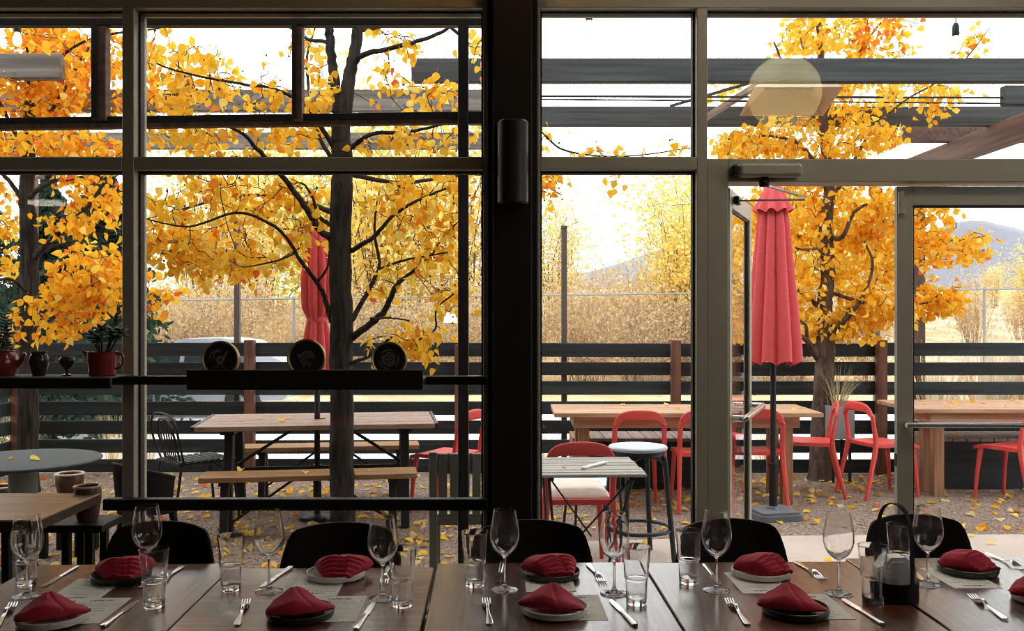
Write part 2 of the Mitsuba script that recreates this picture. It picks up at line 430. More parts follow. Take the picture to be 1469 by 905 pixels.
# the open leaf swings outwards about the left jamb; local x runs along the leaf, local -y is its room side
open_leaf = mat4(1.035, 4.545, 0, rz=68.5)
door('door_1', open_leaf, tube([(0.05, -0.022, 1.02), (0.05, -0.075, 1.02), (0.10, -0.085, 1.02), (0.70, -0.085, 1.02), (0.76, -0.075, 1.02), (0.76, -0.022, 1.02)], 0.0165, 12, 6))
leaf2 = mat4(1.835, 4.50, 0)
door('door_2', leaf2, tube([(0.04, -0.022, 1.005), (0.04, -0.07, 1.005), (0.08, -0.085, 1.005), (0.74, -0.085, 1.005), (0.775, -0.07, 1.005), (0.775, -0.022, 1.005)], 0.012, 12, 6))
part('door_2', 'hinge_cover', box(0.0, 0.028, -0.04, -0.022, 2.0, 2.11, 0.003), 'alu', M=leaf2)
part('door_2', 'latch', box(-0.004, 0.001, -0.012, 0.012, 0.80, 0.86, 0.001), 'gasket', M=leaf2)
c = thing('door_closer', 'long bronze door closer box with folding arm on the header over the open door', 'door closer')
part(c, 'housing', box(1.055, 1.345, 4.35, 4.42, 2.165, 2.225, 0.012), 'alu')
part(c, 'end_cap', box(1.020, 1.056, 4.352, 4.42, 2.170, 2.222, 0.010), 'black_plastic')
part(c, 'pivot', lathe([(0, 0), (0.022, 0), (0.026, 0.02), (0.014, 0.045), (0, 0.045)], 16), 'black_plastic', M=mat4(1.18, 4.40, 2.122))
def leafp(x, y, z): return (open_leaf @ np.array([x, y, z, 1]))[:3]
elbow = np.array([1.42, 4.56, 2.08])
part(c, 'arm', bar((1.19, 4.41, 2.130), elbow + [0, 0, 0.012], 0.018, 0.008), 'brushed')
part(c, 'arm', bar(elbow, leafp(0.11, -0.04, 2.085), 0.016, 0.008), 'brushed')
part(c, 'foot', box(0.075, 0.145, -0.05, -0.0225, 2.065, 2.105, 0.004), 'black_plastic', M=open_leaf)

# steel column with a round speaker, and the shelf rails before the left windows
struct('column', join([box(-0.085, 0.088, 4.12, 4.41, 0, 3.69, 0.004), box(-0.115, 0.118, 4.30, 4.41, 0, 3.69, 0.004)]), 'column_brown')
s = thing('column_speaker', 'tall half round black speaker fixed to the dark column', 'speaker')
part(s, 'housing', lathe([(0, 2.0), (0.058, 2.0), (0.066, 2.008), (0.066, 2.352), (0.058, 2.36), (0, 2.36)], 32), 'black_plastic', M=mat4(0.004, 4.062, 0))
part(s, 'bracket', box(-0.03, 0.03, 4.09, 4.122, 2.1, 2.26, 0.003), 'black_steel')
sh = thing('window_shelf', 'long black shelf rail crossing the left windows at counter height', 'shelf')
part(sh, 'rail', box(-3.5, -0.09, 4.345, 4.42, 1.200, 1.2385, 0.003), 'shelf_black')
part(sh, 'board', box(-1.447, -0.397, 4.205, 4.344, 1.205, 1.2375, 0.002), 'shelf_black')
part(sh, 'lip', box(-1.447, -0.397, 4.18, 4.2045, 1.190, 1.278, 0.003), 'shelf_black', label='raised black front board')
part(sh, 'top_board', box(-3.5, -1.785, 4.18, 4.415, 1.2390, 1.245, 0.001), 'grey_top', label='thin grey top board')
part(sh, 'front_board', box(-3.5, -1.785, 4.18, 4.20, 1.195, 1.2388, 0.001), 'shelf_black')
lo = thing('guard_rail', 'low black rail crossing the left windows just above the dining chairs', 'rail')
part(lo, 'bar', box(-1.90, -0.09, 4.365, 4.42, 0.614, 0.667, 0.003), 'shelf_black')

# lamps of the room (behind or above the camera; two of them are mirrored in the glass)
def glow(rgb, s): return {'type': 'area', 'radiance': {'type': 'rgb', 'value': [float(x * s * K) for x in rgb]}}
g = thing('globe_pendant', 'large opal globe pendant lamp hanging over the dining tables', 'pendant lamp')
part(g, 'globe', trimesh.creation.icosphere(3, 0.25), 'white_paint', True, M=mat4(1.88, 2.5, 3.06), emitter=glow((1.0, 0.86, 0.30), 2.1))
part(g, 'canopy', lathe([(0, 3.31), (0.05, 3.31), (0.05, 3.34), (0.008, 3.36), (0.008, 3.68), (0.06, 3.68), (0.06, 3.70), (0, 3.70)], 20), 'black_steel', M=mat4(1.88, 2.5, 0))
tl = thing('twin_tube_lamp', 'hanging lamp of two short bright tubes in the far corner of the room', 'lamp')
part(tl, 'housing', box(-5.40, -4.98, -1.62, -1.38, 2.80, 2.84, 0.005), 'white_paint')
part(tl, 'rod', tube([(-5.19, -1.5, 2.83), (-5.19, -1.5, 3.70)], 0.008, 6), 'black_steel')
for y in (-1.57, -1.43):
    part(tl, 'tube', tube([(-5.36, y, 2.77), (-5.02, y, 2.77)], 0.022, 10), 'white_paint', emitter=glow((1.0, 0.93, 0.72), 4.5))
for i, (x, y) in enumerate(((0.0, 3.86),)):
    q = thing('ceiling_spot', 'small warm can lamp under the ceiling beside the column', 'spot lamp')
    part(q, 'can', lathe([(0.05, 3.46), (0.055, 3.46), (0.055, 3.70), (0, 3.70), (0, 3.69), (0.05, 3.69)], 20), 'black_steel', M=mat4(x, y, 0))
    part(q, 'bulb', trimesh.creation.icosphere(2, 0.035), 'white_paint', True, M=mat4(x, y, 3.40), emitter=glow((1.0, 0.55, 0.2), 110))
for i, (x, y) in enumerate(((0.2, -4.65), (3.2, -4.65), (1.35, 2.8), (2.65, 2.8))):
    q = thing('ceiling_panel_lamp', ('square warm ceiling lamp at the back of the room', 'square warm ceiling lamp at the back of the room by the side window', 'square warm ceiling lamp before the open door', 'square warm ceiling lamp before the closed glass door')[i], 'ceiling lamp')
    part(q, 'frame', box(x - 0.33, x + 0.33, y - 0.33, y + 0.33, 3.66, 3.70, 0.004), 'white_paint')
    part(q, 'diffuser', box(x - 0.3, x + 0.3, y - 0.3, y + 0.3, 3.645, 3.661), 'white_paint', emitter=glow((1.0, 0.87, 0.70), 9.5))

# ---------------------------------------------------------------- the ground outside
struct('gravel_ground', box(-9, 9, 4.58, 9.35, -0.4, 0.0), 'gravel')
struct('side_ground', box(5.6, 40, -30, 4.58, -0.4, -0.02), 'concrete')
cp = Polygon([(0.02, 4.58), (9, 4.58), (9, 6.62), (1.9, 6.45), (0.55, 6.30), (0.02, 6.28)])
struct('concrete_patio', extrude(cp, 0.03, -0.018), 'concrete')
struct('road', box(-70, 70, 9.35, 20.5, -0.6, -0.35), 'road')


def land(x, y):
    rise = np.clip((y - 24) / 60, 0, 1) ** 1.2 * 4.2 + np.clip((y - 84) / 900, 0, 1) * 12
    return -0.36 + rise + 0.5 * (meshkit.fbm(np.stack([x * 0.05, y * 0.05, 0 * x], -1), 3, 2) - 0.5) * np.clip((y - 21) / 10, 0, 1)


struct('field', grid(120, 90, lambda u, v: np.stack([(u - 0.5) * (150 + 2200 * v ** 2), 20.4 + 1500 * v ** 2.2, land((u - 0.5) * (150 + 2200 * v ** 2), 20.4 + 1500 * v ** 2.2)], -1)), 'field', True)
rid = np.array([[-900, 455], [-200, 445], [200, 440], [450, 430], [600, 420], [700, 405], [800, 396], [850, 386], [880, 377], [920, 367], [960, 356], [1020, 350], [1100, 342], [1200, 338], [1290, 332], [1345, 326], [1385, 317], [1425, 313], [1469, 320], [1560, 332], [1700, 330], [1900, 350], [2300, 380]], float)


def ridge(u, v):
    Y = 2600 + 900 * v
    px = -900 + 3200 * u
    top = (CY - np.interp(px, rid[:, 0], rid[:, 1])) / F * 2900 + 5
    x = (px - CX) * 2900 / F
    n = meshkit.fbm(np.stack([x * 0.006, Y * 0.006, 0 * x], -1), 4, 9) - 0.5
    h = top * np.clip(1 - np.abs(v - 0.45) / 0.46, -0.05, 1) ** 1.0
    return np.stack([x, Y, h + n * 30 * np.clip(h / 100, 0, 1) + 4], -1)


struct('mountain', grid(160, 24, ridge), 'mountain', True)

# the hazy air over the valley between the brush and the mountain
scene['valley_air'] = {'type': 'homogeneous', 'sigma_t': {'type': 'rgb', 'value': [0.000012, 0.000022, 0.000075]}, 'albedo': {'type': 'rgb', 'value': [0.97, 0.98, 0.99]}}
scene['air_edge'] = {'type': 'null'}
k = numbered('haze')
scene[k] = {**mikit.ply(box(-3500, 3500, 150, 2560, -40, 600), 'air_edge', False), 'interior': {'type': 'ref', 'id': 'valley_air'}}
tell(k, 'thin blue haze in the air before the mountain', 'haze', kind='stuff')
# ---------------------------------------------------------------- fence, posts, benches
FY = 9.0
posts = [-4.72, -2.50, -0.50, 1.56, 3.52, 5.55, 7.6]
fe = thing('plank_fence', 'black stained horizontal plank fence with brown posts closing off the patio', 'fence')
rng = np.random.default_rng(4)
for i, x in enumerate(posts):
    top = 1.285 if i in (1, 3, 4) else 1.24
    part(fe, 'post', box(x - 0.045, x + 0.045, FY - 0.07, FY + 0.02, 0, top, 0.004), 'fence_post', label='brown wooden fence post' if i == 0 else None)
ZB = [0.0 + 0.186 * k for k in range(7)]


def board(p, q, z, seed):
    r = np.random.default_rng(seed)
    n = 9; L = np.linalg.norm(np.subtract(q, p)); t = (np.array(q) - p) / L
    dz = r.uniform(-0.004, 0.004)
    m = bar((*p, z + 0.065 + dz + r.uniform(-.003, .003)), (*q, z + 0.065 + dz + r.uniform(-.003, .003)), 0.028, 0.128 + r.uniform(-.004, .004), b=0.004)
    return m


for b in range(6):
    for k, z in enumerate(ZB):
        part(fe, 'board', board((posts[b] + 0.003, FY - 0.085 if False else FY + 0.036), (posts[b + 1] - 0.003, FY + 0.036), z + 0.012, 100 + b * 10 + k), f'fence_board_{(b * 3 + k * 5) % 3}')
for k, z in enumerate(ZB):                        # the side that comes back towards the building
    part(fe, 'board', board((-4.76, 9.0), (-4.90, 6.6), z + 0.012, 300 + k), f'fence_board_{k % 3}')
    part(fe, 'board', board((-4.90, 6.6), (-5.05, 4.66), z + 0.012, 320 + k), f'fence_board_{(k + 1) % 3}')
part(fe, 'post', box(-5.00, -4.92, 6.56, 6.64, 0, 1.24, 0.004), 'fence_post')

for x, z, lab in ((-2.66, 2.42, 'tall thin brown steel post behind the fence left of the central tree'), (0.505, 2.36, 'tall thin brown steel post behind the fence with the sky behind its top'), (3.53, 1.75, 'short grey steel post just behind the brown fence post beyond the open door')):
    k = thing('steel_post', lab, 'post')
    part(k, 'pole', box(x - 0.027, x + 0.027, 9.09, 9.144, 0, z, 0.003), 'post_steel' if x < 3 else 'galvanised')
    part(k, 'cap', box(x - 0.031, x + 0.031, 9.086, 9.148, z, z + 0.03, 0.004), 'post_steel')


def built_bench(x0, x1, label, y0=8.20, y1=8.72, h=0.45):
    k = thing('built_in_bench', label, 'bench')
    part(k, 'box', join([box(x0 + 0.02, x1 - 0.02, y0 + 0.03, y1, 0.0, h - 0.03)]), 'fence_board_1')
    n = int((x1 - x0) / 0.118)
    for i in range(n):
        a = x0 + i * (x1 - x0) / n
        part(k, 'slat', box(a + 0.004, a + (x1 - x0) / n - 0.004, y0, y1, h - 0.03, h, 0.003), 'bench_slat')
    part(k, 'end_board', box(x0 - 0.03, x0, y0 + 0.01, y1, 0.0, h, 0.003), 'patio_wood_dark')


built_bench(0.56, 1.92, 'low slatted bench built against the fence behind the long table with red chairs')
built_bench(3.60, 6.6, 'low slatted bench built against the fence beyond the closed glass door')

# ---------------------------------------------------------------- pergola and the steel frame near the glass
pg = thing('pergola', 'open pergola of weathered timber beams above the patio', 'pergola')
def beam(px0, px1, ytop, ybot, m, X0=None, X1=None, d=0.09, lab=None):
    zb = 3.37
    Y = F * (zb - EYE) / (CY - ybot)
    h = (ybot - ytop) * Y / F
    x0 = (px0 - CX) * Y / F if X0 is None else X0
    x1 = (px1 - CX) * Y / F if X1 is None else X1
    return part(pg, 'beam', box(x0, x1, Y, Y + d, zb, zb + h, 0.006), m, label=lab)


beam(0, 86, 76, 112, 'beam_grey', X0=-7.2)
beam(0, 0, 128, 159, 'beam_grey', X0=-7.2, X1=0.02)
beam(0, 0, 190, 213, 'beam_grey', X0=-7.2, X1=0.05)
beam(590, 0, 83, 117, 'beam_dark', X1=7.4)
beam(0, 0, 152.5, 180, 'beam_dark', X0=0.02, X1=7.4)
beam(1296, 0, 182, 203, 'beam_brown', X1=8.4)
beam(1442, 0, 122, 150, 'beam_dark', X1=7.4)
for x, y0, y1 in ((4.72, 4.64, 11.2), (-5.62, 4.64, 11.2), (0.0, 7.0, 10.8)):
    if x == 0.0: continue
    part(pg, 'side_beam', box(x - 0.06, x + 0.06, y0, y1, 3.14, 3.37, 0.006), 'beam_brown', label='reddish brown side beam')
    part(pg, 'post', box(x - 0.07, x + 0.07, 10.9, 11.04, -0.36, 3.14, 0.005), 'beam_brown')
for x0, x1, y in ((6.9, 7.04, 7.44), (6.9, 7.04, 9.16), (-7.1, -6.96, 7.33), (-7.1, -6.96, 8.5)):
    part(pg, 'post', box(x0, x1, y - 0.02, y + 0.12, 0.0, 3.37, 0.005), 'beam_brown')

sf = thing('steel_trellis', 'dark steel trellis with short uprights standing right outside the left windows', 'frame')
def fx(px, Y): return (px - CX) * Y / F
FRY = 4.85
def fz(z): return EYE + (z - EYE) * FRY / 5.2
part(sf, 'post', box(fx(657, FRY), fx(672, FRY), FRY, FRY + 0.052, 0, fz(3.19), 0.003), 'black_steel')
part(sf, 'post', box(-3.08, -3.03, FRY, FRY + 0.052, 0, fz(3.19), 0.003), 'black_steel')
part(sf, 'rail', box(-3.08, fx(692, FRY) + 0.05, FRY, FRY + 0.055, fz(3.125), fz(3.21), 0.003), 'black_steel')
part(sf, 'rail', bar((-3.08, FRY + 0.045, fz(2.578)), (fx(657, FRY), FRY + 0.08, fz(2.625)), 0.06, 0.056, b=0.003), 'beam_brown', label='brown lower rail')
part(sf, 'rail_cap', bar((-3.08, FRY + 0.020, fz(2.578) + 0.012), (fx(657, FRY), FRY + 0.045, fz(2.625) + 0.012), 0.010, 0.034, b=0.001), 'black_steel')
part(sf, 'rail', box(fx(672, FRY), 0.09, FRY + 0.02, FRY + 0.075, fz(2.585), fz(2.655), 0.003), 'black_steel')
for a, b in ((132, 153), (420, 435)):
    part(sf, 'upright', box(fx(a, FRY), fx(b, FRY) - 0.008, FRY + 0.005, FRY + 0.07, fz(2.60), fz(3.125), 0.003), 'beam_brown', label='brown upright with a dark face')
    part(sf, 'plate', box(fx(a, FRY) - 0.004, fx((a * 2 + b) / 3 + 2, FRY) - 0.004, FRY - 0.004, FRY + 0.0045, fz(2.61), fz(3.125), 0.001), 'black_steel')

# string lights
for px, py, lab in ((25, 50, 'lit string light bulb hanging before the orange tree at the far left'), (845, 33, 'string light bulb hanging in the bright sky above the fixed pane'), (1371, 55, 'string light bulb hanging in the sky above the closed glass door')):
    p = at(px, py, 5.9)
    k = thing('hanging_bulb', lab, 'light bulb', 'string light bulbs over the patio')
    part(k, 'cord', tube([p + [0, 0, 0.07], p + [0, 0, 0.60]], 0.0035, 5), 'black_plastic')
    part(k, 'socket', lathe([(0, 0.015), (0.020, 0.015), (0.023, 0.03), (0.021, 0.075), (0.012, 0.095), (0, 0.095)], 16), 'black_plastic', M=mat4(*p))
    prof = [(0, -0.075), (0.018, -0.068), (0.027, -0.048), (0.028, -0.03), (0.02, -0.002), (0.014, 0.016), (0, 0.016)]
    part(k, 'bulb', lathe(prof, 18), 'white_paint', True, M=mat4(*p), emitter=glow((1.0, 0.70, 0.30), 2.2))
part_wire = thing('overhead_cable', 'pair of thin dark cables running across below the upper pergola beam', 'cable')
cy_ = 8.3
part(part_wire, 'strand', tube([(-0.1, cy_, 3.455), (4.33, cy_, 3.440)], 0.010, 6), 'black_steel')
part(part_wire, 'strand', tube([(-0.1, cy_ - 0.02, 3.425), (4.33, cy_ - 0.02, 3.385)], 0.007, 6), 'black_steel')
h = thing('patio_heater', 'boxy cream and brown patio heater hung between the pergola beams', 'heater')
hx, hy, hz = 2.32, 7.88, 3.40
outer, inner = [], []
def tray(w, d, w2, d2, z0, z1, t):
    q = lambda a, b, z: np.array([(-a, -b, z), (a, -b, z), (a, b, z), (-a, b, z)])
    V = np.vstack([q(w, d, z0), q(w2, d2, z1), q(w2 - t, d2 - t, z1 - t), q(w - t, d - t, z0)])
    f = []
    for r in (0, 4, 8):
        for i in range(4):
            a, b, c, e = r + i, r + (i + 1) % 4, r + 4 + (i + 1) % 4, r + 4 + i
            f += [(a, b, c), (a, c, e)]
    for i in range(4):
        a, b, c, e = 12 + i, 12 + (i + 1) % 4, (i + 1) % 4, i
        f += [(a, b, c), (a, c, e)]
    f = [x for x in f]
    m = trimesh.Trimesh(V, f, process=False)
    return m
part(h, 'hood', tray(0.36, 0.26, 0.17, 0.12, -0.10, 0.10, 0.012), 'heater_cream', False, M=mat4(hx, hy, hz, rx=-14))
part(h, 'top_plate', box(-0.17, 0.17, -0.12, 0.12, 0.082, 0.112, 0.004), 'heater_brown', M=mat4(hx, hy, hz, rx=-14))
part(h, 'element', tube([(-0.2, 0, 0.03), (0.2, 0, 0.03)], 0.02, 8), 'galvanised', M=mat4(hx, hy, hz, rx=-14))
part(h, 'arm', bar((1.82, 9.13, 3.40), (2.18, 7.93, 3.53), 0.05, b=0.003), 'heater_brown')
part(h, 'arm', bar((1.50, 8.9, 3.50), (2.20, 7.95, 3.54), 0.022, b=0.002), 'black_steel')

# ---------------------------------------------------------------- red chairs, stools
rc = Proto()
hp = curve([(-0.215, -0.305, 0.0), (-0.202, -0.245, 0.24), (-0.192, -0.20, 0.45), (-0.190, -0.215, 0.60), (-0.182, -0.232, 0.70), (-0.15, -0.243, 0.765), (-0.09, -0.252, 0.785), (0, -0.256, 0.790),
            (0.09, -0.252, 0.785), (0.15, -0.243, 0.765), (0.182, -0.232, 0.70), (0.190, -0.215, 0.60), (0.192, -0.20, 0.45), (0.202, -0.245, 0.24), (0.215, -0.305, 0.0)], 7)
refs = hp - np.array([0, -0.2, 0.0]); refs[:, 1] = 0; refs[:, 2] = np.where(hp[:, 2] > 0.62, hp[:, 2] - 0.62, 0.0)
wa = np.interp(hp[:, 2], [0, 0.45, 0.66, 0.77, 0.79], [0.014, 0.019, 0.019, 0.030, 0.040])
rc.add('back_frame', sweep(hp - np.array([0, 0, 1]) * np.where(hp[:, 2:3] > 0.7, 0.03, 0), wa, np.interp(hp[:, 2], [0, 0.45, 0.6, 0.79], [0.014, 0.020, 0.014, 0.010]), refs, 12, 0.6), 'red_plastic', 50)
def seat_fn(u, v):
    x = (u - 0.5) * 0.40 * (1 - 0.25 * np.clip(np.abs(v - 0.5) * 2 - 0.7, 0, 1) ** 1.5); y = -0.205 + v * 0.42
    z = 0.458 - 0.014 * np.cos((u - 0.5) * np.pi) * np.sin(v * np.pi) - 0.02 * np.clip(v - 0.85, 0, 1) / 0.15
    return np.stack([x, y, z], -1)
rc.add('seat', sheet(13, 13, seat_fn, 0.030), 'red_plastic', 40)
for sx in (-1, 1):
    rc.add('leg', tube([(sx * 0.165, 0.165, 0.435), (sx * 0.178, 0.19, 0.22), (sx * 0.188, 0.205, 0.0)], [0.022, 0.017, 0.013], 10), 'red_plastic')
G = 'red plastic chairs on the patio'
def rchair(px, py_, z, Y, rz, lab, swap=None):
    x = (px - CX) * Y / F
    return rc.place('patio_chair', mat4(x, Y, 0, rz=rz), lab, 'chair', G, swap)
worn = {'red_plastic': 'red_plastic_worn'}
rchair(826, 0, 0, 5.63, 3, 'red plastic patio chair with a cream cushion behind the small slatted table', worn)
rchair(912, 0, 0, 7.42, 0, 'red plastic patio chair directly behind the blue stool, back turned to us')
rchair(1003, 0, 0, 7.48, 0, 'red plastic patio chair half hidden by the door frame beside the blue stool')
rchair(1080, 0, 0, 7.55, -4, 'red plastic patio chair beside the pole of the right red umbrella')
rchair(1156, 0, 0, 8.05, 76, 'red plastic patio chair at the end of the long table beside the trunk')
rchair(1266, 0, 0, 7.98, -76, 'red plastic patio chair right of the grey pot, facing the closed door side')
rchair(1452, 0, 0, 7.75, 28, 'red plastic patio chair seen through the closed glass door at the table end')
rchair(640, 0, 0, 7.35, 62, 'red plastic patio chair behind the green slatted chair')
cu = sheet(17, 17, lambda u, v: np.stack([(u - 0.5) * 0.36, -0.17 + v * 0.35, 0.463 + 0.055 * (np.clip(1 - np.abs(2 * u - 1) ** 4, 0, 1) * np.clip(1 - np.abs(2 * v - 1) ** 4, 0, 1)) ** 0.35], -1), 0.012)
single('seat_cushion', cu, 'cream_cloth', 'cream seat cushion lying on the near red patio chair', 'cushion', smooth=50, M=mat4((826 - CX) * 5.63 / F, 5.63, 0.006, rz=3))

st = Proto()
st.add('seat', lathe([(0, 0.672), (0.165, 0.672), (0.182, 0.680), (0.184, 0.692), (0.176, 0.700), (0.12, 0.697), (0, 0.694)], 40), 'blue_seat')
st.add('apron', lathe([(0.150, 0.645), (0.165, 0.645), (0.165, 0.672), (0.150, 0.672), (0.150, 0.645)], 32), 'dark_blue_steel')
for k in range(4):
    a = math.radians(45 + 90 * k + 18)
    c_, s_ = math.cos(a), math.sin(a)
    st.add('leg', tube([(0.10 * c_, 0.10 * s_, 0.655), (0.150 * c_, 0.150 * s_, 0.650), (0.178 * c_, 0.178 * s_, 0.600), (0.195 * c_, 0.195 * s_, 0.40), (0.235 * c_, 0.235 * s_, 0.0)], 0.016, 10, 6), 'dark_blue_steel')
    a2 = a + math.radians(90)
    c2, s2 = math.cos(a2), math.sin(a2); cm, sm = math.cos((a + a2) / 2), math.sin((a + a2) / 2)
    st.add('brace', tube([(0.180 * c_, 0.180 * s_, 0.53), (0.165 * c_ * 0.9 + 0.02 * cm, 0.165 * s_ * 0.9 + 0.02 * sm, 0.61), (0.12 * cm, 0.12 * sm, 0.652), (0.165 * c2 * 0.9 + 0.02 * cm, 0.165 * s2 * 0.9 + 0.02 * sm, 0.61), (0.180 * c2, 0.180 * s2, 0.53)], 0.010, 8, 6), 'dark_blue_steel')
th = np.linspace(0, 2 * np.pi, 48, endpoint=False)
st.add('foot_ring', sweep(np.stack([0.205 * np.cos(th), 0.205 * np.sin(th), 0 * th + 0.19], -1), 0.012, 0.017, (0, 0, 1), 10, closed=True), 'dark_blue_steel')
st.place('bar_stool', mat4((915 - CX) * 5.85 / F, 5.85, 0.012), 'dark blue metal stool with a round pale blue seat and foot ring', 'stool')
k = thing('side_table', 'small low round table with a pale blue top behind the cushioned red chair', 'table')
Ms = mat4(0.455, 6.14, 0)
part(k, 'top', lathe([(0, 0.425), (0.215, 0.425), (0.225, 0.432), (0.225, 0.440), (0.215, 0.445), (0, 0.445)], 40), 'pale_top', M=Ms)
for q in range(3):
    a = math.radians(100 + 120 * q)
    part(k, 'leg', tube([(0.12 * math.cos(a), 0.12 * math.sin(a), 0.43), (0.19 * math.cos(a), 0.19 * math.sin(a), 0.012)], 0.009, 8), 'black_steel', M=Ms)

# ---------------------------------------------------------------- the folding slat table right outside the fixed pane
k = thing('slat_table', 'small folding table with a weathered grey slatted top and thin black legs', 'table')
Mt = mat4(0.385, 4.94, 0.012, rz=2.2)
n = 8
for i in range(n):
    y = -0.29 + i * 0.58 / n
    part(k, 'slat', box(-0.275 + 0.004 * (i % 2), 0.275 + 0.003 * (i % 3), y + 0.004, y + 0.58 / n - 0.004, 0.706 + 0.001 * (i % 3), 0.721 + 0.001 * (i % 3), 0.003), 'slat_grey', M=Mt)
for sx in (-1, 1):
    part(k, 'batten', box(sx * 0.20 - 0.012, sx * 0.20 + 0.012, -0.28, 0.28, 0.690, 0.706), 'black_steel', M=Mt)
    part(k, 'leg', tube([(sx * 0.21, -0.24, 0.69), (sx * 0.12, 0.25, 0.0)], 0.008, 8), 'black_steel', M=Mt)
    part(k, 'leg', tube([(sx * 0.21, 0.24, 0.69), (sx * 0.19, -0.25, 0.0)], 0.008, 8), 'black_steel', M=Mt)
    part(k, 'brace', tube([(sx * 0.20, -0.25, 0.69), (-sx * 0.03, 0.0, 0.35)], 0.005, 6), 'black_steel', M=Mt)
single('wooden_stick', bar((0.36, 4.80, 0.742), (0.50, 5.00, 0.742), 0.022, 0.012, b=0.003), 'white_paint', 'narrow white painted stick lying on the small slatted table', 'stick')

# ---------------------------------------------------------------- long patio tables
def long_table(x0, x1, y0, y1, label, rz=0, legs=None, n=6, h=0.75):
    k = thing('patio_table', label, 'table', None)
    for i in range(n):
        a = y0 + i * (y1 - y0) / n
        part(k, 'plank', box(x0, x1, a + 0.003, a + (y1 - y0) / n - 0.003, h - 0.034, h + 0.001 * (i % 2), 0.003), 'patio_wood')
    part(k, 'apron', join([box(x0 + 0.16, x1 - 0.16, y0 + 0.10, y0 + 0.125, h - 0.13, h - 0.034), box(x0 + 0.16, x1 - 0.16, y1 - 0.125, y1 - 0.10, h - 0.13, h - 0.034), box(x0 + 0.16, x0 + 0.185, y0 + 0.125, y1 - 0.125, h - 0.13, h - 0.034), box(x1 - 0.185, x1 - 0.16, y0 + 0.125, y1 - 0.125, h - 0.13, h - 0.034)]), 'patio_wood')
    for X in (x0 + 0.20, x1 - 0.29):
        for Y in (y0 + 0.128, min(y1 - 0.215, 8.08)):
            part(k, 'leg', box(X, X + 0.085, Y, Y + 0.085, 0, h - 0.034, 0.004), 'patio_wood_dark')
    return k


long_table(0.335, 2.46, 7.42, 8.17, 'long pale wooden table with red chairs standing beyond the fixed pane')
long_table(3.33, 5.75, 7.74, 8.14 + 0.45, 'long wooden table strewn with leaves beyond the closed glass door')

# ---------------------------------------------------------------- picnic table and its benches
Mp = mat4(-1.43, 7.02, 0, rz=8.0)
k = thing('picnic_table', 'wooden picnic table with black steel legs around the left red umbrella pole', 'table')
L, D = 1.66, 0.86
for i in range(5):
    a = -D / 2 + i * D / 5
    if i == 2:
        part(k, 'plank', join([box(-L / 2, -0.035, a + 0.003, a + D / 5 - 0.003, 0.715, 0.75, 0.003), box(0.035, L / 2, a + 0.003, a + D / 5 - 0.003, 0.715, 0.75, 0.003), box(-0.035, 0.035, a + 0.003, a + 0.05, 0.715, 0.75), box(-0.035, 0.035, a + 0.12, a + D / 5 - 0.003, 0.715, 0.75)]), 'picnic_wood', M=Mp)
    else:
        part(k, 'plank', box(-L / 2, L / 2, a + 0.003, a + D / 5 - 0.003, 0.715, 0.75, 0.003), 'picnic_wood', M=Mp)
for sx in (-1, 1):
    part(k, 'end_strip', box(sx * L / 2 - 0.012 + 0.014 * sx, sx * L / 2 + 0.012 + 0.014 * sx, -D / 2, D / 2, 0.712, 0.752, 0.002), 'dark_blue_steel', M=Mp)
    for sy in (-1, 1):
        part(k, 'leg', bar((sx * 0.62, sy * 0.22, 0.705), (sx * 0.62, sy * 0.36, 0.0), 0.10, 0.06, up=(1, 0, 0), b=0.004), 'black_steel', M=Mp)
    part(k, 'crossbar', bar((sx * 0.62, -0.33, 0.695), (sx * 0.62, 0.33, 0.695), 0.10, 0.03), 'black_steel', M=Mp)
part(k, 'brace', bar((-0.60, 0, 0.42), (-0.15, 0.10, 0.70), 0.02), 'black_steel', M=Mp)
part(k, 'brace', bar((0.60, 0, 0.42), (0.15, 0.10, 0.70), 0.02), 'black_steel', M=Mp)
part(k, 'stretcher', bar((-0.60, 0.0, 0.40), (0.60, 0.0, 0.40), 0.02), 'black_steel', M=mat4(0, 0, 0) @ Mp @ mat4(0, -0.06, 0))


def bench(cx, cy, L, label):
    k = thing('picnic_bench', label, 'bench')
    M = mat4(cx, cy, 0, rz=8.0)
    for i in range(2):
        a = -0.14 + i * 0.14
        part(k, 'plank', box(-L / 2, L / 2, a + 0.002, a + 0.138, 0.425, 0.46, 0.003), 'bench_wood', M=M)
    for sx in (-1, 1):
        for sy in (-1, 1):
            part(k, 'leg', bar((sx * (L / 2 - 0.16), sy * 0.06, 0.418), (sx * (L / 2 - 0.16), sy * 0.13, 0.0), 0.075, 0.05, up=(1, 0, 0), b=0.003), 'black_steel', M=M)
        part(k, 'brace', bar((sx * (L / 2 - 0.17), 0, 0.12), (sx * 0.12, 0, 0.41), 0.016), 'black_steel', M=M)
        part(k, 'crossbar', bar((sx * (L / 2 - 0.16), -0.12, 0.41), (sx * (L / 2 - 0.16), 0.12, 0.41), 0.07, 0.022), 'black_steel', M=M)


bench(-1.36, 6.36, 1.42, 'wooden bench with black legs on the near side of the picnic table')
bench(-1.48, 7.74, 1.42, 'wooden bench with black legs on the far side of the picnic table')


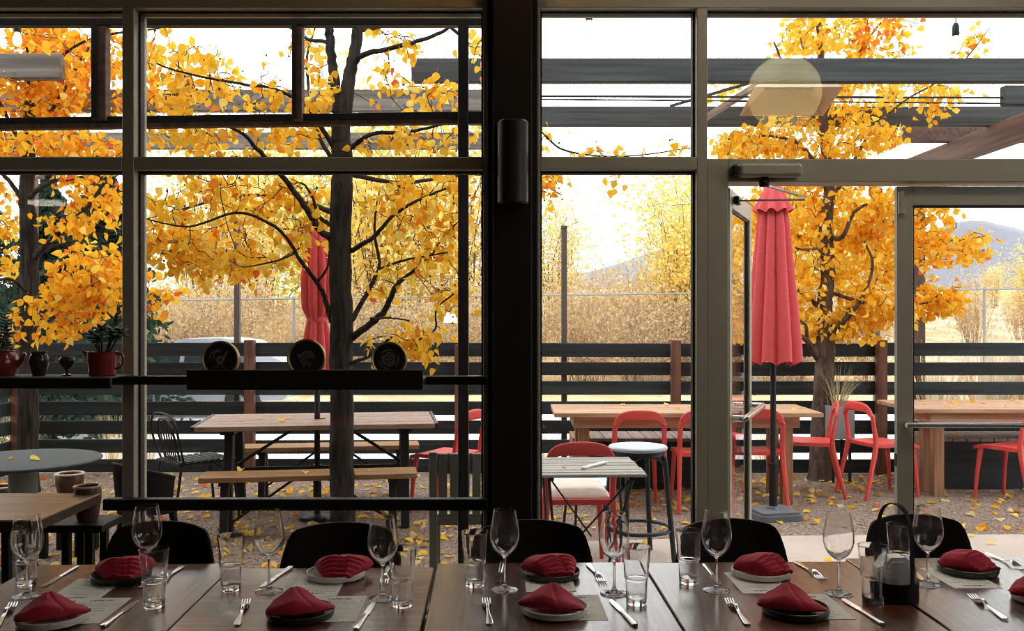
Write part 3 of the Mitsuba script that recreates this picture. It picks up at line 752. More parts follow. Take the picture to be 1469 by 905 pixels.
# ---------------------------------------------------------------- folded umbrellas
def umbrella(M, label, prof, folds, base, zpole, seed, frill=None, tie=None, base_mat='grey_plastic'):
    k = thing('patio_umbrella', label, 'umbrella')
    zs, rs, amp = (np.array(c, float) for c in zip(*prof))
    r = np.random.default_rng(seed)
    ph = r.uniform(0, 2 * np.pi, 4)
    def fn(u, v):
        t = u * 2 * np.pi
        z = zs[0] + (zs[-1] - zs[0]) * v
        R = np.interp(-z, -zs, rs); A = np.interp(-z, -zs, amp)
        w = np.abs(np.sin(folds / 2 * t + ph[0] + 0.5 * np.sin(t + ph[1]) + 0.25 * v)) ** 0.75
        R = R * (1 - A + A * w) * (1 + 0.10 * np.sin(2 * t + ph[2]) * A * 2)
        z = z + np.where(v > 0.94, (v - 0.94) / 0.06 * (w - 0.5) * 0.045, 0)
        return np.stack([R * np.cos(t), R * np.sin(t), z], -1)
    g = grid(145, 60, fn)
    g.merge_vertices()
    th_ = 0.0035
    nrm = g.vertex_normals
    inner = trimesh.Trimesh(g.vertices - nrm * th_, g.faces[:, ::-1], process=False)
    part(k, 'canopy', join([g, inner]), 'umbrella_red', 60, M=M)
    if frill:
        zs2, rs2 = frill
        def ff(u, v):
            t = u * 2 * np.pi
            w = np.sin(folds * t + ph[3])
            R = np.interp(v, [0, 1], rs2) * (1 + 0.13 * w * v)
            return np.stack([R * np.cos(t), R * np.sin(t), zs2[0] + (zs2[1] - zs2[0]) * v + 0.012 * w * v], -1)
        q = grid(121, 14, ff); q.merge_vertices()
        part(k, 'top_vent', join([q, trimesh.Trimesh(q.vertices - q.vertex_normals * 0.003, q.faces[:, ::-1], process=False)]), 'umbrella_red', 60, M=M, label='scalloped red top flap')
    part(k, 'finial', lathe([(0, zs[0] - 0.02), (0.03, zs[0] - 0.02), (0.033, zs[0] + 0.005), (0.018, zs[0] + 0.03), (0, zs[0] + 0.035)], 16), 'black_plastic', M=M)
    part(k, 'pole', lathe([(0, 0.02), (0.021, 0.02), (0.021, zpole), (0, zpole)], 16), 'black_steel', M=M)
    part(k, 'sleeve', lathe([(0.022, 0.07), (0.030, 0.07), (0.030, 0.38), (0.034, 0.385), (0.034, 0.41), (0.022, 0.415), (0.022, 0.07)], 16), 'black_plastic', M=M)
    if tie:
        th = np.linspace(0, 2 * np.pi, 40, endpoint=False)
        rr = tie[1] * (1 + 0.05 * np.sin(3 * th))
        part(k, 'tie', sweep(np.stack([rr * np.cos(th), rr * np.sin(th), 0 * th + tie[0]], -1), 0.02, 0.004, (0, 0, 1), 8, closed=True), 'umbrella_red', M=M)
    if base == 'square':
        p = Polygon([(-0.12, -0.12), (0.12, -0.12), (0.12, 0.12), (-0.12, 0.12)]).buffer(0.055, 6)
        part(k, 'base', join([extrude(p, 0.045, 0.0), extrude(p.buffer(-0.02), 0.02, 0.045), lathe([(0, 0.06), (0.05, 0.06), (0.04, 0.09), (0, 0.09)], 20)]), base_mat, M=M)
    else:
        part(k, 'base', lathe([(0, 0), (0.13, 0), (0.13, 0.03), (0.10, 0.05), (0, 0.06)], 32), 'black_plastic', M=M)
    return k


umbrella(mat4(1.965, 7.08, 0, rz=10), 'folded red umbrella on a grey square base in the open doorway', [(2.50, 0.04, 0.1), (2.38, 0.085, 0.25), (2.2, 0.115, 0.34), (1.8, 0.150, 0.36), (1.35, 0.195, 0.36), (1.16, 0.205, 0.34)], 9, 'square', 2.48, 5, frill=((2.515, 2.30), (0.045, 0.135)))
umbrella(mat4(-1.452, 7.017, 0, rz=40), 'folded red umbrella tied at the waist rising through the picnic table', [(2.24, 0.03, 0.1), (2.05, 0.085, 0.3), (1.8, 0.115, 0.36), (1.58, 0.108, 0.34), (1.49, 0.070, 0.22), (1.42, 0.085, 0.3), (1.25, 0.112, 0.36), (1.10, 0.112, 0.34)], 8, 'round', 2.22, 8, tie=(1.488, 0.071))

# ---------------------------------------------------------------- left part of the patio
k = thing('round_table', 'round grey metal table on a pale pedestal outside the far left window', 'table')
Mr = mat4(-2.66, 5.12, 0)
part(k, 'top', lathe([(0, 0.722), (0.385, 0.722), (0.40, 0.729), (0.40, 0.736), (0.39, 0.741), (0, 0.742)], 56), 'grey_top', M=Mr)
part(k, 'pedestal', lathe([(0, 0.03), (0.072, 0.03), (0.072, 0.70), (0.11, 0.722), (0, 0.722)], 28), 'pot_grey', M=Mr)
for q in range(4):
    a = math.radians(28 + 90 * q)
    part(k, 'foot', tube([(0.05 * math.cos(a), 0.05 * math.sin(a), 0.14), (0.20 * math.cos(a), 0.20 * math.sin(a), 0.085), (0.37 * math.cos(a), 0.37 * math.sin(a), 0.022)], [0.04, 0.032, 0.022], 10, 5), 'pot_grey', M=Mr)

k = thing('slatted_chair', 'olive green slatted garden chair outside beside the dark column', 'chair')
Mg = mat4(-0.22, 5.05, 0, rz=2)
for sx in (-1, 1):
    part(k, 'back_post', bar((sx * 0.20, -0.02, 0.0), (sx * 0.20, -0.075, 0.80), 0.042, 0.030, up=(0, 1, 0), b=0.003), 'green_paint', M=Mg)
    part(k, 'leg', box(sx * 0.20 - 0.02, sx * 0.20 + 0.02, 0.36, 0.40, 0, 0.44, 0.003), 'green_paint', M=Mg)
for i in range(6):
    x = -0.148 + i * 0.0592
    part(k, 'back_slat', bar((x, -0.052, 0.46), (x, -0.074, 0.79), 0.045, 0.014, up=(0, 1, 0), b=0.002), 'green_paint', M=Mg)
part(k, 'top_rail', bar((-0.18, -0.048, 0.735), (0.18, -0.048, 0.735), 0.016, 0.11, b=0.002), 'green_paint', M=Mg)
for i in range(6):
    part(k, 'seat_slat', box(-0.21, 0.21, -0.01 + i * 0.07, 0.05 + i * 0.07, 0.442, 0.458, 0.003), 'green_paint', M=Mg)
part(k, 'apron', join([box(-0.20, 0.20, -0.015, 0.006, 0.40, 0.441), box(-0.20, 0.20, 0.37, 0.39, 0.40, 0.441), box(-0.205, -0.185, 0.0, 0.38, 0.40, 0.441), box(0.185, 0.205, 0.0, 0.38, 0.40, 0.441)]), 'green_paint', M=Mg)

k = thing('shell_chair', 'black patio armchair with a wrapped low back outside behind the left mullion', 'chair')
Mb = mat4(-2.05, 5.30, 0, rz=-40)
def shell(u, v):
    a = np.radians(-200 + 220 * u)
    R = 0.165 + 0.022 * v
    top = 0.64 + 0.10 * np.sin(np.radians(-20 + 220 * (1 - u) )) ** 1 * 0.6
    return np.stack([R * np.cos(a), R * np.sin(a), 0.44 + (top - 0.44) * v], -1)
gs = grid(40, 10, shell)
part(k, 'shell', join([gs, trimesh.Trimesh(gs.vertices * [0.94, 0.94, 1], gs.faces[:, ::-1], process=False), sweep(shell(np.linspace(0, 1, 40), np.ones(40)) * [0.97, 0.97, 1], 0.011, sides=8)]), 'black_ply', 50, M=Mb)
part(k, 'seat', lathe([(0, 0.42), (0.16, 0.42), (0.165, 0.45), (0, 0.455)], 32), 'black_ply', M=Mb)
for q in range(4):
    a = math.radians(45 + 90 * q)
    part(k, 'leg', tube([(0.13 * math.cos(a), 0.13 * math.sin(a), 0.43), (0.21 * math.cos(a), 0.21 * math.sin(a), 0)], [0.022, 0.016], 8), 'black_ply', M=Mb)

k = thing('wire_chair', 'black metal bistro chair with looped wire back and slat seat beside the picnic table', 'chair')
Mw = mat4(-2.37, 7.05, 0, rz=-46)
for s_, (hw, zt, yb) in enumerate(((0.22, 0.80, -0.21), (0.13, 0.755, -0.20))):
    pts = curve([(-hw * 0.86, yb + 0.03, 0.45), (-hw, yb - 0.02, 0.62), (-hw * 0.9, yb - 0.04, zt - 0.06), (-hw * 0.5, yb - 0.05, zt), (hw * 0.5, yb - 0.05, zt), (hw * 0.9, yb - 0.04, zt - 0.06), (hw, yb - 0.02, 0.62), (hw * 0.86, yb + 0.03, 0.45)], 7)
    part(k, 'back_loop', sweep(pts, 0.008, sides=8), 'black_steel', M=Mw)
for i in range(7):
    x = -0.15 + 0.05 * i
    part(k, 'spindle', tube([(x * 0.6, -0.19, 0.45), (x, -0.245, 0.76 - abs(x) * 0.25)], 0.005, 6), 'black_steel', M=Mw)
for i in range(8):
    y = -0.20 + i * 0.053
    part(k, 'seat_slat', box(-0.19, 0.19, y + 0.006, y + 0.040, 0.452, 0.460, 0.002), 'grey_top', M=Mw)
part(k, 'seat_frame', join([bar((-0.19, -0.21, 0.444), (-0.19, 0.22, 0.444), 0.016), bar((0.19, -0.21, 0.444), (0.19, 0.22, 0.444), 0.016), bar((-0.19, 0.22, 0.444), (0.19, 0.22, 0.444), 0.016), bar((-0.19, -0.21, 0.444), (0.19, -0.21, 0.444), 0.016)]), 'black_steel', M=Mw)
for sx in (-1, 1):
    for y0, y1 in ((-0.19, -0.26), (0.20, 0.25)):
        part(k, 'leg', tube([(sx * 0.18, y0, 0.444), (sx * 0.20, y1, 0)], 0.010, 8), 'black_steel', M=Mw)
    part(k, 'brace', tube([(sx * 0.185, 0.04, 0.44), (sx * 0.19, 0.205, 0.33)], 0.006, 6), 'black_steel', M=Mw)


def pot(name, x, y, z, r, hgt, label, m='pot_clay', rim='pot_rim'):
    k = thing(name, label, 'pot')
    part(k, 'body', lathe([(0, 0), (r * 0.72, 0), (r * 0.78, 0.01), (r * 0.98, hgt * 0.55), (r, hgt * 0.8), (r * 0.90, hgt * 0.93), (r * 0.82, hgt * 0.93), (r * 0.86, hgt * 0.6), (r * 0.66, 0.03), (0, 0.03)], 32), m, M=mat4(x, y, z))
    q = np.linspace(0, 2 * np.pi, 40, endpoint=False)
    part(k, 'rim', sweep(np.stack([r * 0.95 * np.cos(q), r * 0.95 * np.sin(q), 0 * q + hgt * 0.95], -1), r * 0.09, r * 0.12, (0, 0, 1), 8, closed=True), rim, M=mat4(x, y, z))
    return k


pot('clay_pot', -2.82, 6.0, 0.36, 0.085, 0.16, 'dark clay pot standing under the round grey table outside')
single('pot_stool', join([box(-2.96, -2.68, 5.86, 6.14, 0.32, 0.36, 0.006)] + [box(x, x + 0.04, y, y + 0.04, 0, 0.32) for x in (-2.95, -2.73) for y in (5.87, 6.09)]), 'black_ply', 'low dark stool carrying a clay pot outside the far left window', 'stool')
pot('clay_pot', -3.10, 5.70, 0.36, 0.085, 0.13, 'small dark clay pot at the far left edge behind the round table')
single('pot_stool', join([box(-3.24, -2.98, 5.57, 5.83, 0.32, 0.36, 0.006)] + [box(x, x + 0.04, y, y + 0.04, 0, 0.32) for x in (-3.23, -3.03) for y in (5.58, 5.78)]), 'black_ply', 'low dark stool behind the round grey table at the far left', 'stool')
# inside by the left window: a pot on a black stand, and a wooden table
k = thing('plant_stand', 'low black stand with thin legs inside before the far left window', 'stand')
part(k, 'top', box(-2.18, -1.735, 3.98, 4.19, 0.600, 0.632, 0.003), 'shelf_black')
for x in (-1.90, -1.80):
    for y in (4.00, 4.14):
        part(k, 'leg', box(x - 0.015, x + 0.015, y, y + 0.03, 0, 0.60), 'shelf_black')
for y in (4.00, 4.14): part(k, 'leg', box(-2.17, -2.14, y, y + 0.03, 0, 0.60), 'shelf_black')
pot('glazed_pot', -1.842, 4.085, 0.632, 0.056, 0.155, 'brown glazed pot with a pale rim on the low black stand by the window')
k = thing('window_table', 'light wooden table with a dark edge standing inside by the far left window', 'table')
part(k, 'top', box(-2.78, -1.785, 3.54, 4.08, 0.742, 0.750, 0.002), 'window_table_wood')
part(k, 'edge', box(-2.775, -1.790, 3.545, 4.075, 0.705, 0.7415, 0.002), 'table_edge')
part(k, 'pedestal', join([box(-2.36, -2.28, 3.78, 3.86, 0.02, 0.705), box(-2.58, -2.06, 3.78, 3.86, 0, 0.03), box(-2.36, -2.28, 3.58, 4.04, 0, 0.03)]), 'black_steel')
# ---------------------------------------------------------------- dining tables, chairs
ROT = 1.46
ZT_ = 0.75
def along(x, y, dx, dy):                          # offsets in the tables' own turned axes
    c, s = math.cos(math.radians(ROT)), math.sin(math.radians(ROT))
    return x + c * dx - s * dy, y + s * dx + c * dy


tabs = [(-1.470, -0.862, 2.915, 'olive brown wooden dining table at the left end of the row'), (-0.856, -0.240, 2.872, 'reddish brown dining table, second from the left end of the row'),
        (-0.232, 0.402, 2.932, 'dark brown dining table in the middle of the row before the column'), (0.407, 1.052, 2.940, 'brown dining table before the open door leaf, right of the middle one'),
        (1.058, 1.71, 2.995, 'pale shining dining table at the right end of the row')]
for i, (x0, x1, yf, lab) in enumerate(tabs):
    k = thing('dining_table', lab, 'table', 'dining tables pushed together in a row')
    W, D = x1 - x0, 0.80
    M = mat4((x0 + x1) / 2, yf, 0, rz=ROT)
    part(k, 'top', box(-W / 2, W / 2, -D, 0, ZT_ - 0.035, ZT_, 0.0025), f'table_wood_{i}', False, M=M)
    part(k, 'column', lathe([(0, 0.03), (0.04, 0.03), (0.04, 0.715), (0, 0.715)], 20), 'black_steel', M=M @ mat4(0, -D / 2, 0))
    part(k, 'foot', join([bar((-0.19, -D / 2 - 0.19, 0.015), (0.19, -D / 2 + 0.19, 0.015), 0.06, 0.03), bar((-0.19, -D / 2 + 0.19, 0.015), (0.19, -D / 2 - 0.19, 0.015), 0.06, 0.03)]), 'black_steel', M=M)
    part(k, 'bracket', box(-0.18, 0.18, -D / 2 - 0.18, -D / 2 + 0.18, 0.700, 0.7145), 'black_steel', M=M)

dc = Proto()
def back_fn(u, v):
    a = (u - 0.5)
    w = 0.192
    x = a * 2 * w
    z = 0.52 + v * (0.312 - 0.030 * (2 * np.abs(a)) ** 2.2 - 0.11 * np.clip((np.abs(a) - 0.37) / 0.13, 0, 1) ** 2.4)
    y = 0.045 - 0.12 * (2 * a) ** 2 * 0.55 + 0.055 * v
    return np.stack([x, y, z], -1)
g = grid(33, 14, back_fn)
gv = g.copy(); n_ = len(g.vertices)
th_ = np.array([0, 0.011, 0])
idx = np.arange(n_).reshape(33, 14)
rim = np.concatenate([idx[:, 0], idx[-1, 1:], idx[-2::-1, -1], idx[0, -2:0:-1]]); r2 = np.roll(rim, -1)
bk = trimesh.Trimesh(np.vstack([g.vertices, g.vertices + th_]), np.vstack([g.faces, g.faces[:, ::-1] + n_, np.stack([rim, rim + n_, r2 + n_], 1), np.stack([rim, r2 + n_, r2], 1)]), process=False)
dc.add('backrest', bk, 'black_ply', 40)
dc.add('seat', sheet(13, 13, lambda u, v: np.stack([(u - 0.5) * 0.42, -0.40 + v * 0.41, 0.455 - 0.012 * np.cos((u - 0.5) * np.pi) * np.sin(np.pi * v) + 0.0 * u], -1), 0.014), 'black_ply', 40)
for sx in (-1, 1):
    dc.add('leg', tube([(sx * 0.185, -0.36, 0.442), (sx * 0.205, -0.40, 0)], [0.016, 0.012], 8), 'black_ply')
    dc.add('leg', tube([(sx * 0.155, 0.095, 0.66), (sx * 0.165, 0.035, 0.50), (sx * 0.178, -0.01, 0.43), (sx * 0.205, 0.06, 0)], [0.012, 0.016, 0.016, 0.012], 8, 4), 'black_ply')
for px, yy, w, rz, lab in ((219, 3.05, 1.0, -6, 'black dining chair behind the left end table'), (487, 3.03, 1.06, 0, 'black dining chair before the central tree trunk'), (763, 3.07, 1.08, 2, 'black dining chair before the dark column'),
                           (1055, 3.09, 1.0, 4, 'black dining chair before the open door leaf'), (1326, 3.16, 0.99, 2, 'black dining chair behind the black table caddy')):
    M = mat4((px - CX) * yy / F, yy, 0, rz=rz); M[:3, 0] *= w
    dc.place('dining_chair', M, lab, 'chair', 'black dining chairs on the far side of the tables')


# ---------------------------------------------------------------- place settings
def wine_profile():
    o = [(0, 0), (0.034, 0.0), (0.0375, 0.0015), (0.0365, 0.003), (0.022, 0.006), (0.009, 0.012), (0.0045, 0.022), (0.0037, 0.05), (0.0038, 0.085), (0.0062, 0.094), (0.016, 0.101), (0.0285, 0.113), (0.0375, 0.130), (0.0412, 0.148),
         (0.0408, 0.168), (0.0375, 0.190), (0.0335, 0.212), (0.0315, 0.2245)]
    i = [(0.0305, 0.2246), (0.0325, 0.212), (0.0365, 0.190), (0.0397, 0.168), (0.0401, 0.148), (0.0363, 0.1305), (0.0272, 0.1145), (0.0145, 0.1035), (0.005, 0.0995), (0, 0.099)]
    def smooth(p):
        c = curve([(a, b, 0) for a, b in p], 3); return [(max(x, 0), y) for x, y, _ in c]
    return smooth(o) + smooth(i)


def tumbler_profile():
    return [(0, 0.0008), (0.0255, 0.0), (0.0272, 0.0015), (0.0290, 0.0655), (0.0312, 0.0675), (0.0324, 0.0705), (0.0320, 0.0735), (0.0378, 0.151), (0.0385, 0.1535), (0.0374, 0.1545), (0.0362, 0.1525), (0.0303, 0.0745), (0.0290, 0.071), (0.0277, 0.066), (0.0262, 0.022), (0.0240, 0.0165), (0, 0.0155)]


wine = mikit.ply(lathe(wine_profile(), 48), 'clear_glass', 40)
tumb = mikit.ply(lathe(tumbler_profile(), 40), 'clear_glass', 30)


def knife_mesh():
    blade = [(-0.006, 0.005), (-0.0075, 0.03), (-0.0085, 0.07), (-0.006, 0.098), (0.0, 0.108), (0.0065, 0.104), (0.0085, 0.07), (0.0085, 0.012), (0.006, 0.005)]
    b = extrude(Polygon(blade), 0.0016, 0.0022)
    h = sweep([(0, 0.008, 0.003), (0, -0.004, 0.0035), (0, -0.03, 0.004), (0, -0.075, 0.0045), (0, -0.1, 0.0048), (0, -0.109, 0.0045)], [0.0025, 0.0033, 0.0035, 0.0042, 0.0045, 0.003], [0.0055, 0.0060, 0.0065, 0.0080, 0.0090, 0.006], (0, 0, 1), 12, 0.7)
    return b, h


def fork_mesh():
    g = np.linspace(0, 1, 26)
    def z_of(y): return 0.004 + 0.010 * np.exp(-((y - 0.028) / 0.022) ** 2) + 0.006 * np.clip((y - 0.075) / 0.03, 0, 1) ** 1.5 - 0.003 * np.clip((y - 0.045) / 0.03, 0, 1)
    ms = []
    y = np.linspace(-0.105, 0.055, 22)
    w = np.interp(y, [-0.105, -0.098, -0.07, -0.02, 0.02, 0.035, 0.05, 0.055], [0.006, 0.0095, 0.0085, 0.0045, 0.0036, 0.007, 0.0122, 0.0125])
    ms.append(sweep(np.stack([0 * y, y, z_of(y)], -1), 0.0014, w, (0, 0, 1), 10, 0.7))
    for k in range(4):
        x = (k - 1.5) * 0.0067
        yy = np.linspace(0.050, 0.103, 9)
        ms.append(sweep(np.stack([x + 0 * yy, yy, z_of(yy)], -1), 0.0011, np.linspace(0.0025, 0.0013, 9), (0, 0, 1), 8, 0.7))
    return ms


kb, kh = (mikit.ply(m, 'steel', 35) for m in knife_mesh())
fk = fork_mesh()
fb, ft = mikit.ply(fk[0], 'steel', 40), [mikit.ply(m, 'steel', 40) for m in fk[1:]]


def napkin_mesh(seed, sharp, pleat):
    """A folded cloth: a soft thick roll along the front, rising to a peak, its layers stepping down at the back."""
    nx, ny = 75, 80
    r = np.random.default_rng(seed)
    s1, s2, s3 = r.uniform(0, 9, 3)
    def top(u, v):
        a = 2 * u - 1
        w = 0.086 * (1 - 0.52 * np.clip((v - 0.15) / 0.85, 0, 1) ** 1.2 * (1 if sharp > 2 else 1.25))
        x = a * w - 0.012 * v
        yv = -0.070 + v * 0.142 + 0.026 * np.abs(a) ** 2.4 * (1 - v) ** 1.5 + 0.014 * a * (1 - v)
        cap = np.sqrt(np.clip(1 - (1 - np.clip(v / 0.13, 0, 1)) ** 2, 0, 1))
        lat = 1 - np.abs(a + 0.18 * (sharp < 2)) ** sharp * (0.80 if sharp < 2 else 0.55)
        rise = 0.026 * cap + (0.030 if sharp < 2 else 0.020) * np.clip(v / 0.66, 0, 1) ** 1.3
        fall = np.ones_like(v)
        for k, sv in enumerate((0.58, 0.70, 0.81, 0.91)):
            edge = sv + 0.10 * a * (1.0 - 0.2 * k) - 0.05 * a * a + 0.015 * np.sin(4 * a + s2 + k)
            fall = fall - 0.20 * np.clip((v - edge) / (0.02 if pleat else 0.10), 0, 1)
        side = np.clip((1 - np.abs(a)) / 0.10, 0, 1) ** 0.5
        z = np.maximum(rise * np.clip(lat, 0, 1) * fall, 0) * (0.25 + 0.75 * side) + 0.007
        p = np.stack([x * 30, yv * 30, 0 * x + s3], -1)
        z = z + 0.007 * (meshkit.fbm(p, 3, seed) - 0.5) * side + 0.0018 * np.sin(8 * a + 5 * v + s2) * v * side - 0.0035 * np.exp(-((a - 0.35 + 0.9 * v) / 0.07) ** 2) * side * cap
        return np.stack([x, yv, z], -1)
    a = grid(nx, ny, top); n = len(a.vertices)
    low = a.vertices.copy(); low[:, 2] = 0.0025
    low[:, :2] *= 0.95
    idx = np.arange(n).reshape(nx, ny)
    rim = np.concatenate([idx[:, 0], idx[-1, 1:], idx[-2::-1, -1], idx[0, -2:0:-1]]); r2 = np.roll(rim, -1)
    return trimesh.Trimesh(np.vstack([a.vertices, low]), np.vstack([a.faces, a.faces[:, ::-1] + n, np.stack([rim, rim + n, r2 + n], 1), np.stack([rim, r2 + n, r2], 1)]), process=False)


def plate_mesh(r): return lathe([(0, 0.0), (r * 0.80, 0.0), (r * 0.97, 0.004), (r, 0.012), (r, 0.019), (r * 0.975, 0.0205), (r * 0.95, 0.019), (r * 0.945, 0.011), (r * 0.90, 0.0075), (0, 0.007)], 56)
plate_w, plate_b = mikit.ply(plate_mesh(0.086), 'plate_white', 30), mikit.ply(plate_mesh(0.086), 'plate_black', 30)
paper = mikit.ply(box(-0.070, 0.070, -0.108, 0.108, 0.0005, 0.0009), 'paper', False)
hd = meshkit.text_mesh('cafecito', 0.0125, 0.0002, bold=True)
hd.apply_translation([-(hd.bounds[0, 0] + hd.bounds[1, 0]) / 2, 0.078, 0.00095])
head = mikit.ply(hd, 'ink', False)
rl = np.random.default_rng(3)
ln = []
for i in range(19):
    y = 0.068 - i * 0.0088
    if i in (5, 11): continue
    w = 0.055 * rl.uniform(0.55, 1.0)
    x = -0.058
    while x < -0.058 + 2 * w:
        d = rl.uniform(0.005, 0.013)
        ln.append(box(x, x + d, y, y + 0.0013, 0.00092, 0.00112)); x += d + 0.0025
lines = mikit.ply(join(ln), 'ink', False)


def menu(px, py, rz, lab, dx=0, dy=0):
    x, y, _ = on(px, py, ZT_)
    x, y = along(x, y, dx, dy)
    M = mat4(x, y, ZT_, rz=ROT + rz)
    k = thing('menu', lab, 'menu', None)
    part(k, 'sheet', paper, M=M); part(k, 'heading', head, M=M, label='dark printed heading'); part(k, 'print', lines, M=M, kind='stuff', label='small dark printed lines')


def flat(d, name, px, py, z=ZT_, rz=0.0):
    x, y, _ = on(px, py, ZT_)
    return mat4(x, y, z, rz=rz)


# menus: px, py of the visible middle of the header edge
menu(152, 858, 0, 'printed paper menu under the red napkin at the left end, near side', dy=-0.108)
menu(490, 855.5, 0, 'printed paper menu beside the black plate with the red napkin, near side', dy=-0.108)
menu(822, 853.5, 0, 'printed paper menu under the near white plate before the column', dy=-0.108)
menu(1149, 852.5, 0, 'printed paper menu under the black plate before the open door, near side', dy=-0.108)
menu(1480, 846, 0, 'printed paper menu under the white plate at the right edge of the table row', dy=-0.108)
menu(101, 862, 180, 'printed paper menu at the left end, far side of the table', dy=0.108)
menu(446, 855.5, 180, 'printed paper menu sticking out from the white plate, far side', dy=0.108)
menu(791, 849, 180, 'printed paper menu under the far black plate before the dark column', dy=0.108)
menu(1102, 851.5, 180, 'printed paper menu under the far white plate before the open door leaf', dy=0.108)
menu(1404, 844, 180, 'printed paper menu right of the black caddy, far side', dy=0.108)

NAP = [mikit.ply(napkin_mesh(11 + k, t, q), 'napkin_red', 40) for k, (t, q) in enumerate(((1.15, 0), (1.3, 0), (4.0, 1), (4.5, 1), (3.6, 1)))]
# plate centre px, plate colour, napkin variant, napkin turn, napkin offset, words
settings = [
    (76, 892, 'w', 0, 20, (0.00, 0.012), 'white', 'near side of the left end table'), (431, 885, 'b', 1, 12, (0.0, 0.012), 'black', 'near side of the second table'),
    (796, 879, 'w', 0, -24, (0.006, 0.010), 'white', 'near side of the middle table'), (1141, 880, 'b', 1, -22, (0.0, 0.010), 'black', 'near side before the open door'),
    (1500, 862, 'w', 0, -18, (-0.004, 0.01), 'white', 'near side of the right end table'),
    (175, 831, 'b', 4, 184, (0.0, 0.0), 'black', 'far side of the left end table'), (482, 828, 'w', 2, 172, (0.012, 0.0), 'white', 'far side of the second table'),
    (790, 827, 'b', 3, 190, (0.0, 0.0), 'black', 'far side of the middle table'), (1092, 826, 'w', 3, 203, (0.004, 0.0), 'white', 'far side before the open door'),
    (1388, 821, 'b', 4, 205, (0.0, 0.0), 'black', 'far side of the right end table')]
for px, py, c_, v, rz, off, cn, w in settings:
    x, y, _ = on(px, py, ZT_)
    single('plate', plate_w if c_ == 'w' else plate_b, label=f'small {cn} plate under a red napkin, {w}', cat='plate', M=mat4(x, y, ZT_ + 0.0012))
    a, b = along(x, y, *off)
    s = 1.0
    single('napkin', NAP[v], label=f'folded red napkin on the {cn} plate, {w}', cat='napkin', M=mat4(a, b, ZT_ + 0.0012 + 0.0185 - 0.002, rz=rz, rx=-2))

def lying(tip, end, L=0.212):                        # the matrix of a piece of cutlery from the places of its tip and handle end
    a, b = on(*tip, ZT_), on(*end, ZT_)
    d = a - b; rz = math.degrees(math.atan2(-d[0], d[1]))
    c = (a + b) / 2
    if np.linalg.norm(d) < 0.16: c = a - d / np.linalg.norm(d) * L / 2
    return mat4(c[0], c[1], ZT_, rz=rz)


forks = [((20, 866), (-8, 903), 'near side at the left end, beside the white plate'), ((355, 859), (338, 902), 'near side of the second table beside the black plate'), ((697, 858), (703, 900), 'near side of the middle table beside the white plate'),
         ((1042, 857), (1077, 902), 'near side before the open door beside the black plate'), ((1388, 851), (1449, 894), 'near side of the right end table, lying on shining wood'),
         ((228, 838), (259, 815), 'far side of the left end table behind the tumbler'), ((550, 840), (557, 812), 'far side of the second table behind a wine glass'), ((864, 836), (845, 812), 'far side of the middle table, alone on shining wood'),
         ((1179, 831), (1145, 809), 'far side before the open door, between napkin and wine glass'), ((1474, 820), (1439, 805), 'far side at the right end of the table row')]
for tip, end, w in forks:
    k = thing('fork', f'steel fork, {w}', 'fork')
    M = lying(tip, end)
    part(k, 'handle', fb, M=M)
    for t in ft: part(k, 'tine', t, M=M)
knives = [((199, 861), (145, 902), 'near side of the left end table beside the menu'), ((535, 868), (512, 902), 'near side of the second table right of the menu'), ((876, 862), (911, 898), 'near side of the middle table right of the menu'),
          ((1208, 860), (1267, 897), 'near side before the caddy and tumbler'),
          ((59, 844), (112, 813), 'far side of the left end table left of the far menu'), ((374, 844), (418, 815), 'far side of the second table behind a wine glass'), ((714, 837), (721, 808), 'far side of the middle table behind a wine glass'),
          ((1034, 841), (1010, 811), 'far side before the open door leaf behind a wine glass'), ((1324, 834), (1297, 806), 'far side of the right end table right of the black caddy')]
for tip, end, w in knives:
    k = thing('knife', f'steel table knife, {w}', 'knife')
    M = lying(tip, end)
    part(k, 'blade', kb, M=M); part(k, 'handle', kh, M=M)

wines = [(39, 855, 'at the left end before a tumbler'), (211, 838, 'before the left end chair behind a tumbler'), (386, 848, 'on the second table left of the napkins'), (549, 859, 'on the second table left of a tumbler'),
         (724, 846, 'before the dark column'), (881, 852, 'before the slatted table outside'), (1028, 847, 'before the black chair at the open door'), (1203, 852, 'in the doorway view left of the caddy'), (1331, 839, 'right of the black caddy')]
for px, py, w in wines:
    single('wine_glass', wine, label=f'empty stemmed wine glass {w}', cat='wine glass', group='wine glasses on the dining tables', M=flat(0, 0, px, py))
tumblers = [(38, 839, 'behind the wine glass at the left end'), (221, 870, 'near the left end, before a wine glass'), (331, 846, 'on the seam before the picnic bench outside'), (577, 869, 'right of the wine glass on the second table'), (681, 840, 'left of the wine glass before the column'),
            (913, 866, 'right of the wine glass on the middle table'), (988, 836, 'left of the wine glass at the open door'), (1252, 864, 'before the black caddy'), (1291, 826, 'behind the black caddy')]
for px, py, w in tumblers:
    single('tumbler', tumb, label=f'empty tapered water tumbler {w}', cat='tumbler', group='tumblers on the dining tables', M=flat(0, 0, px, py))

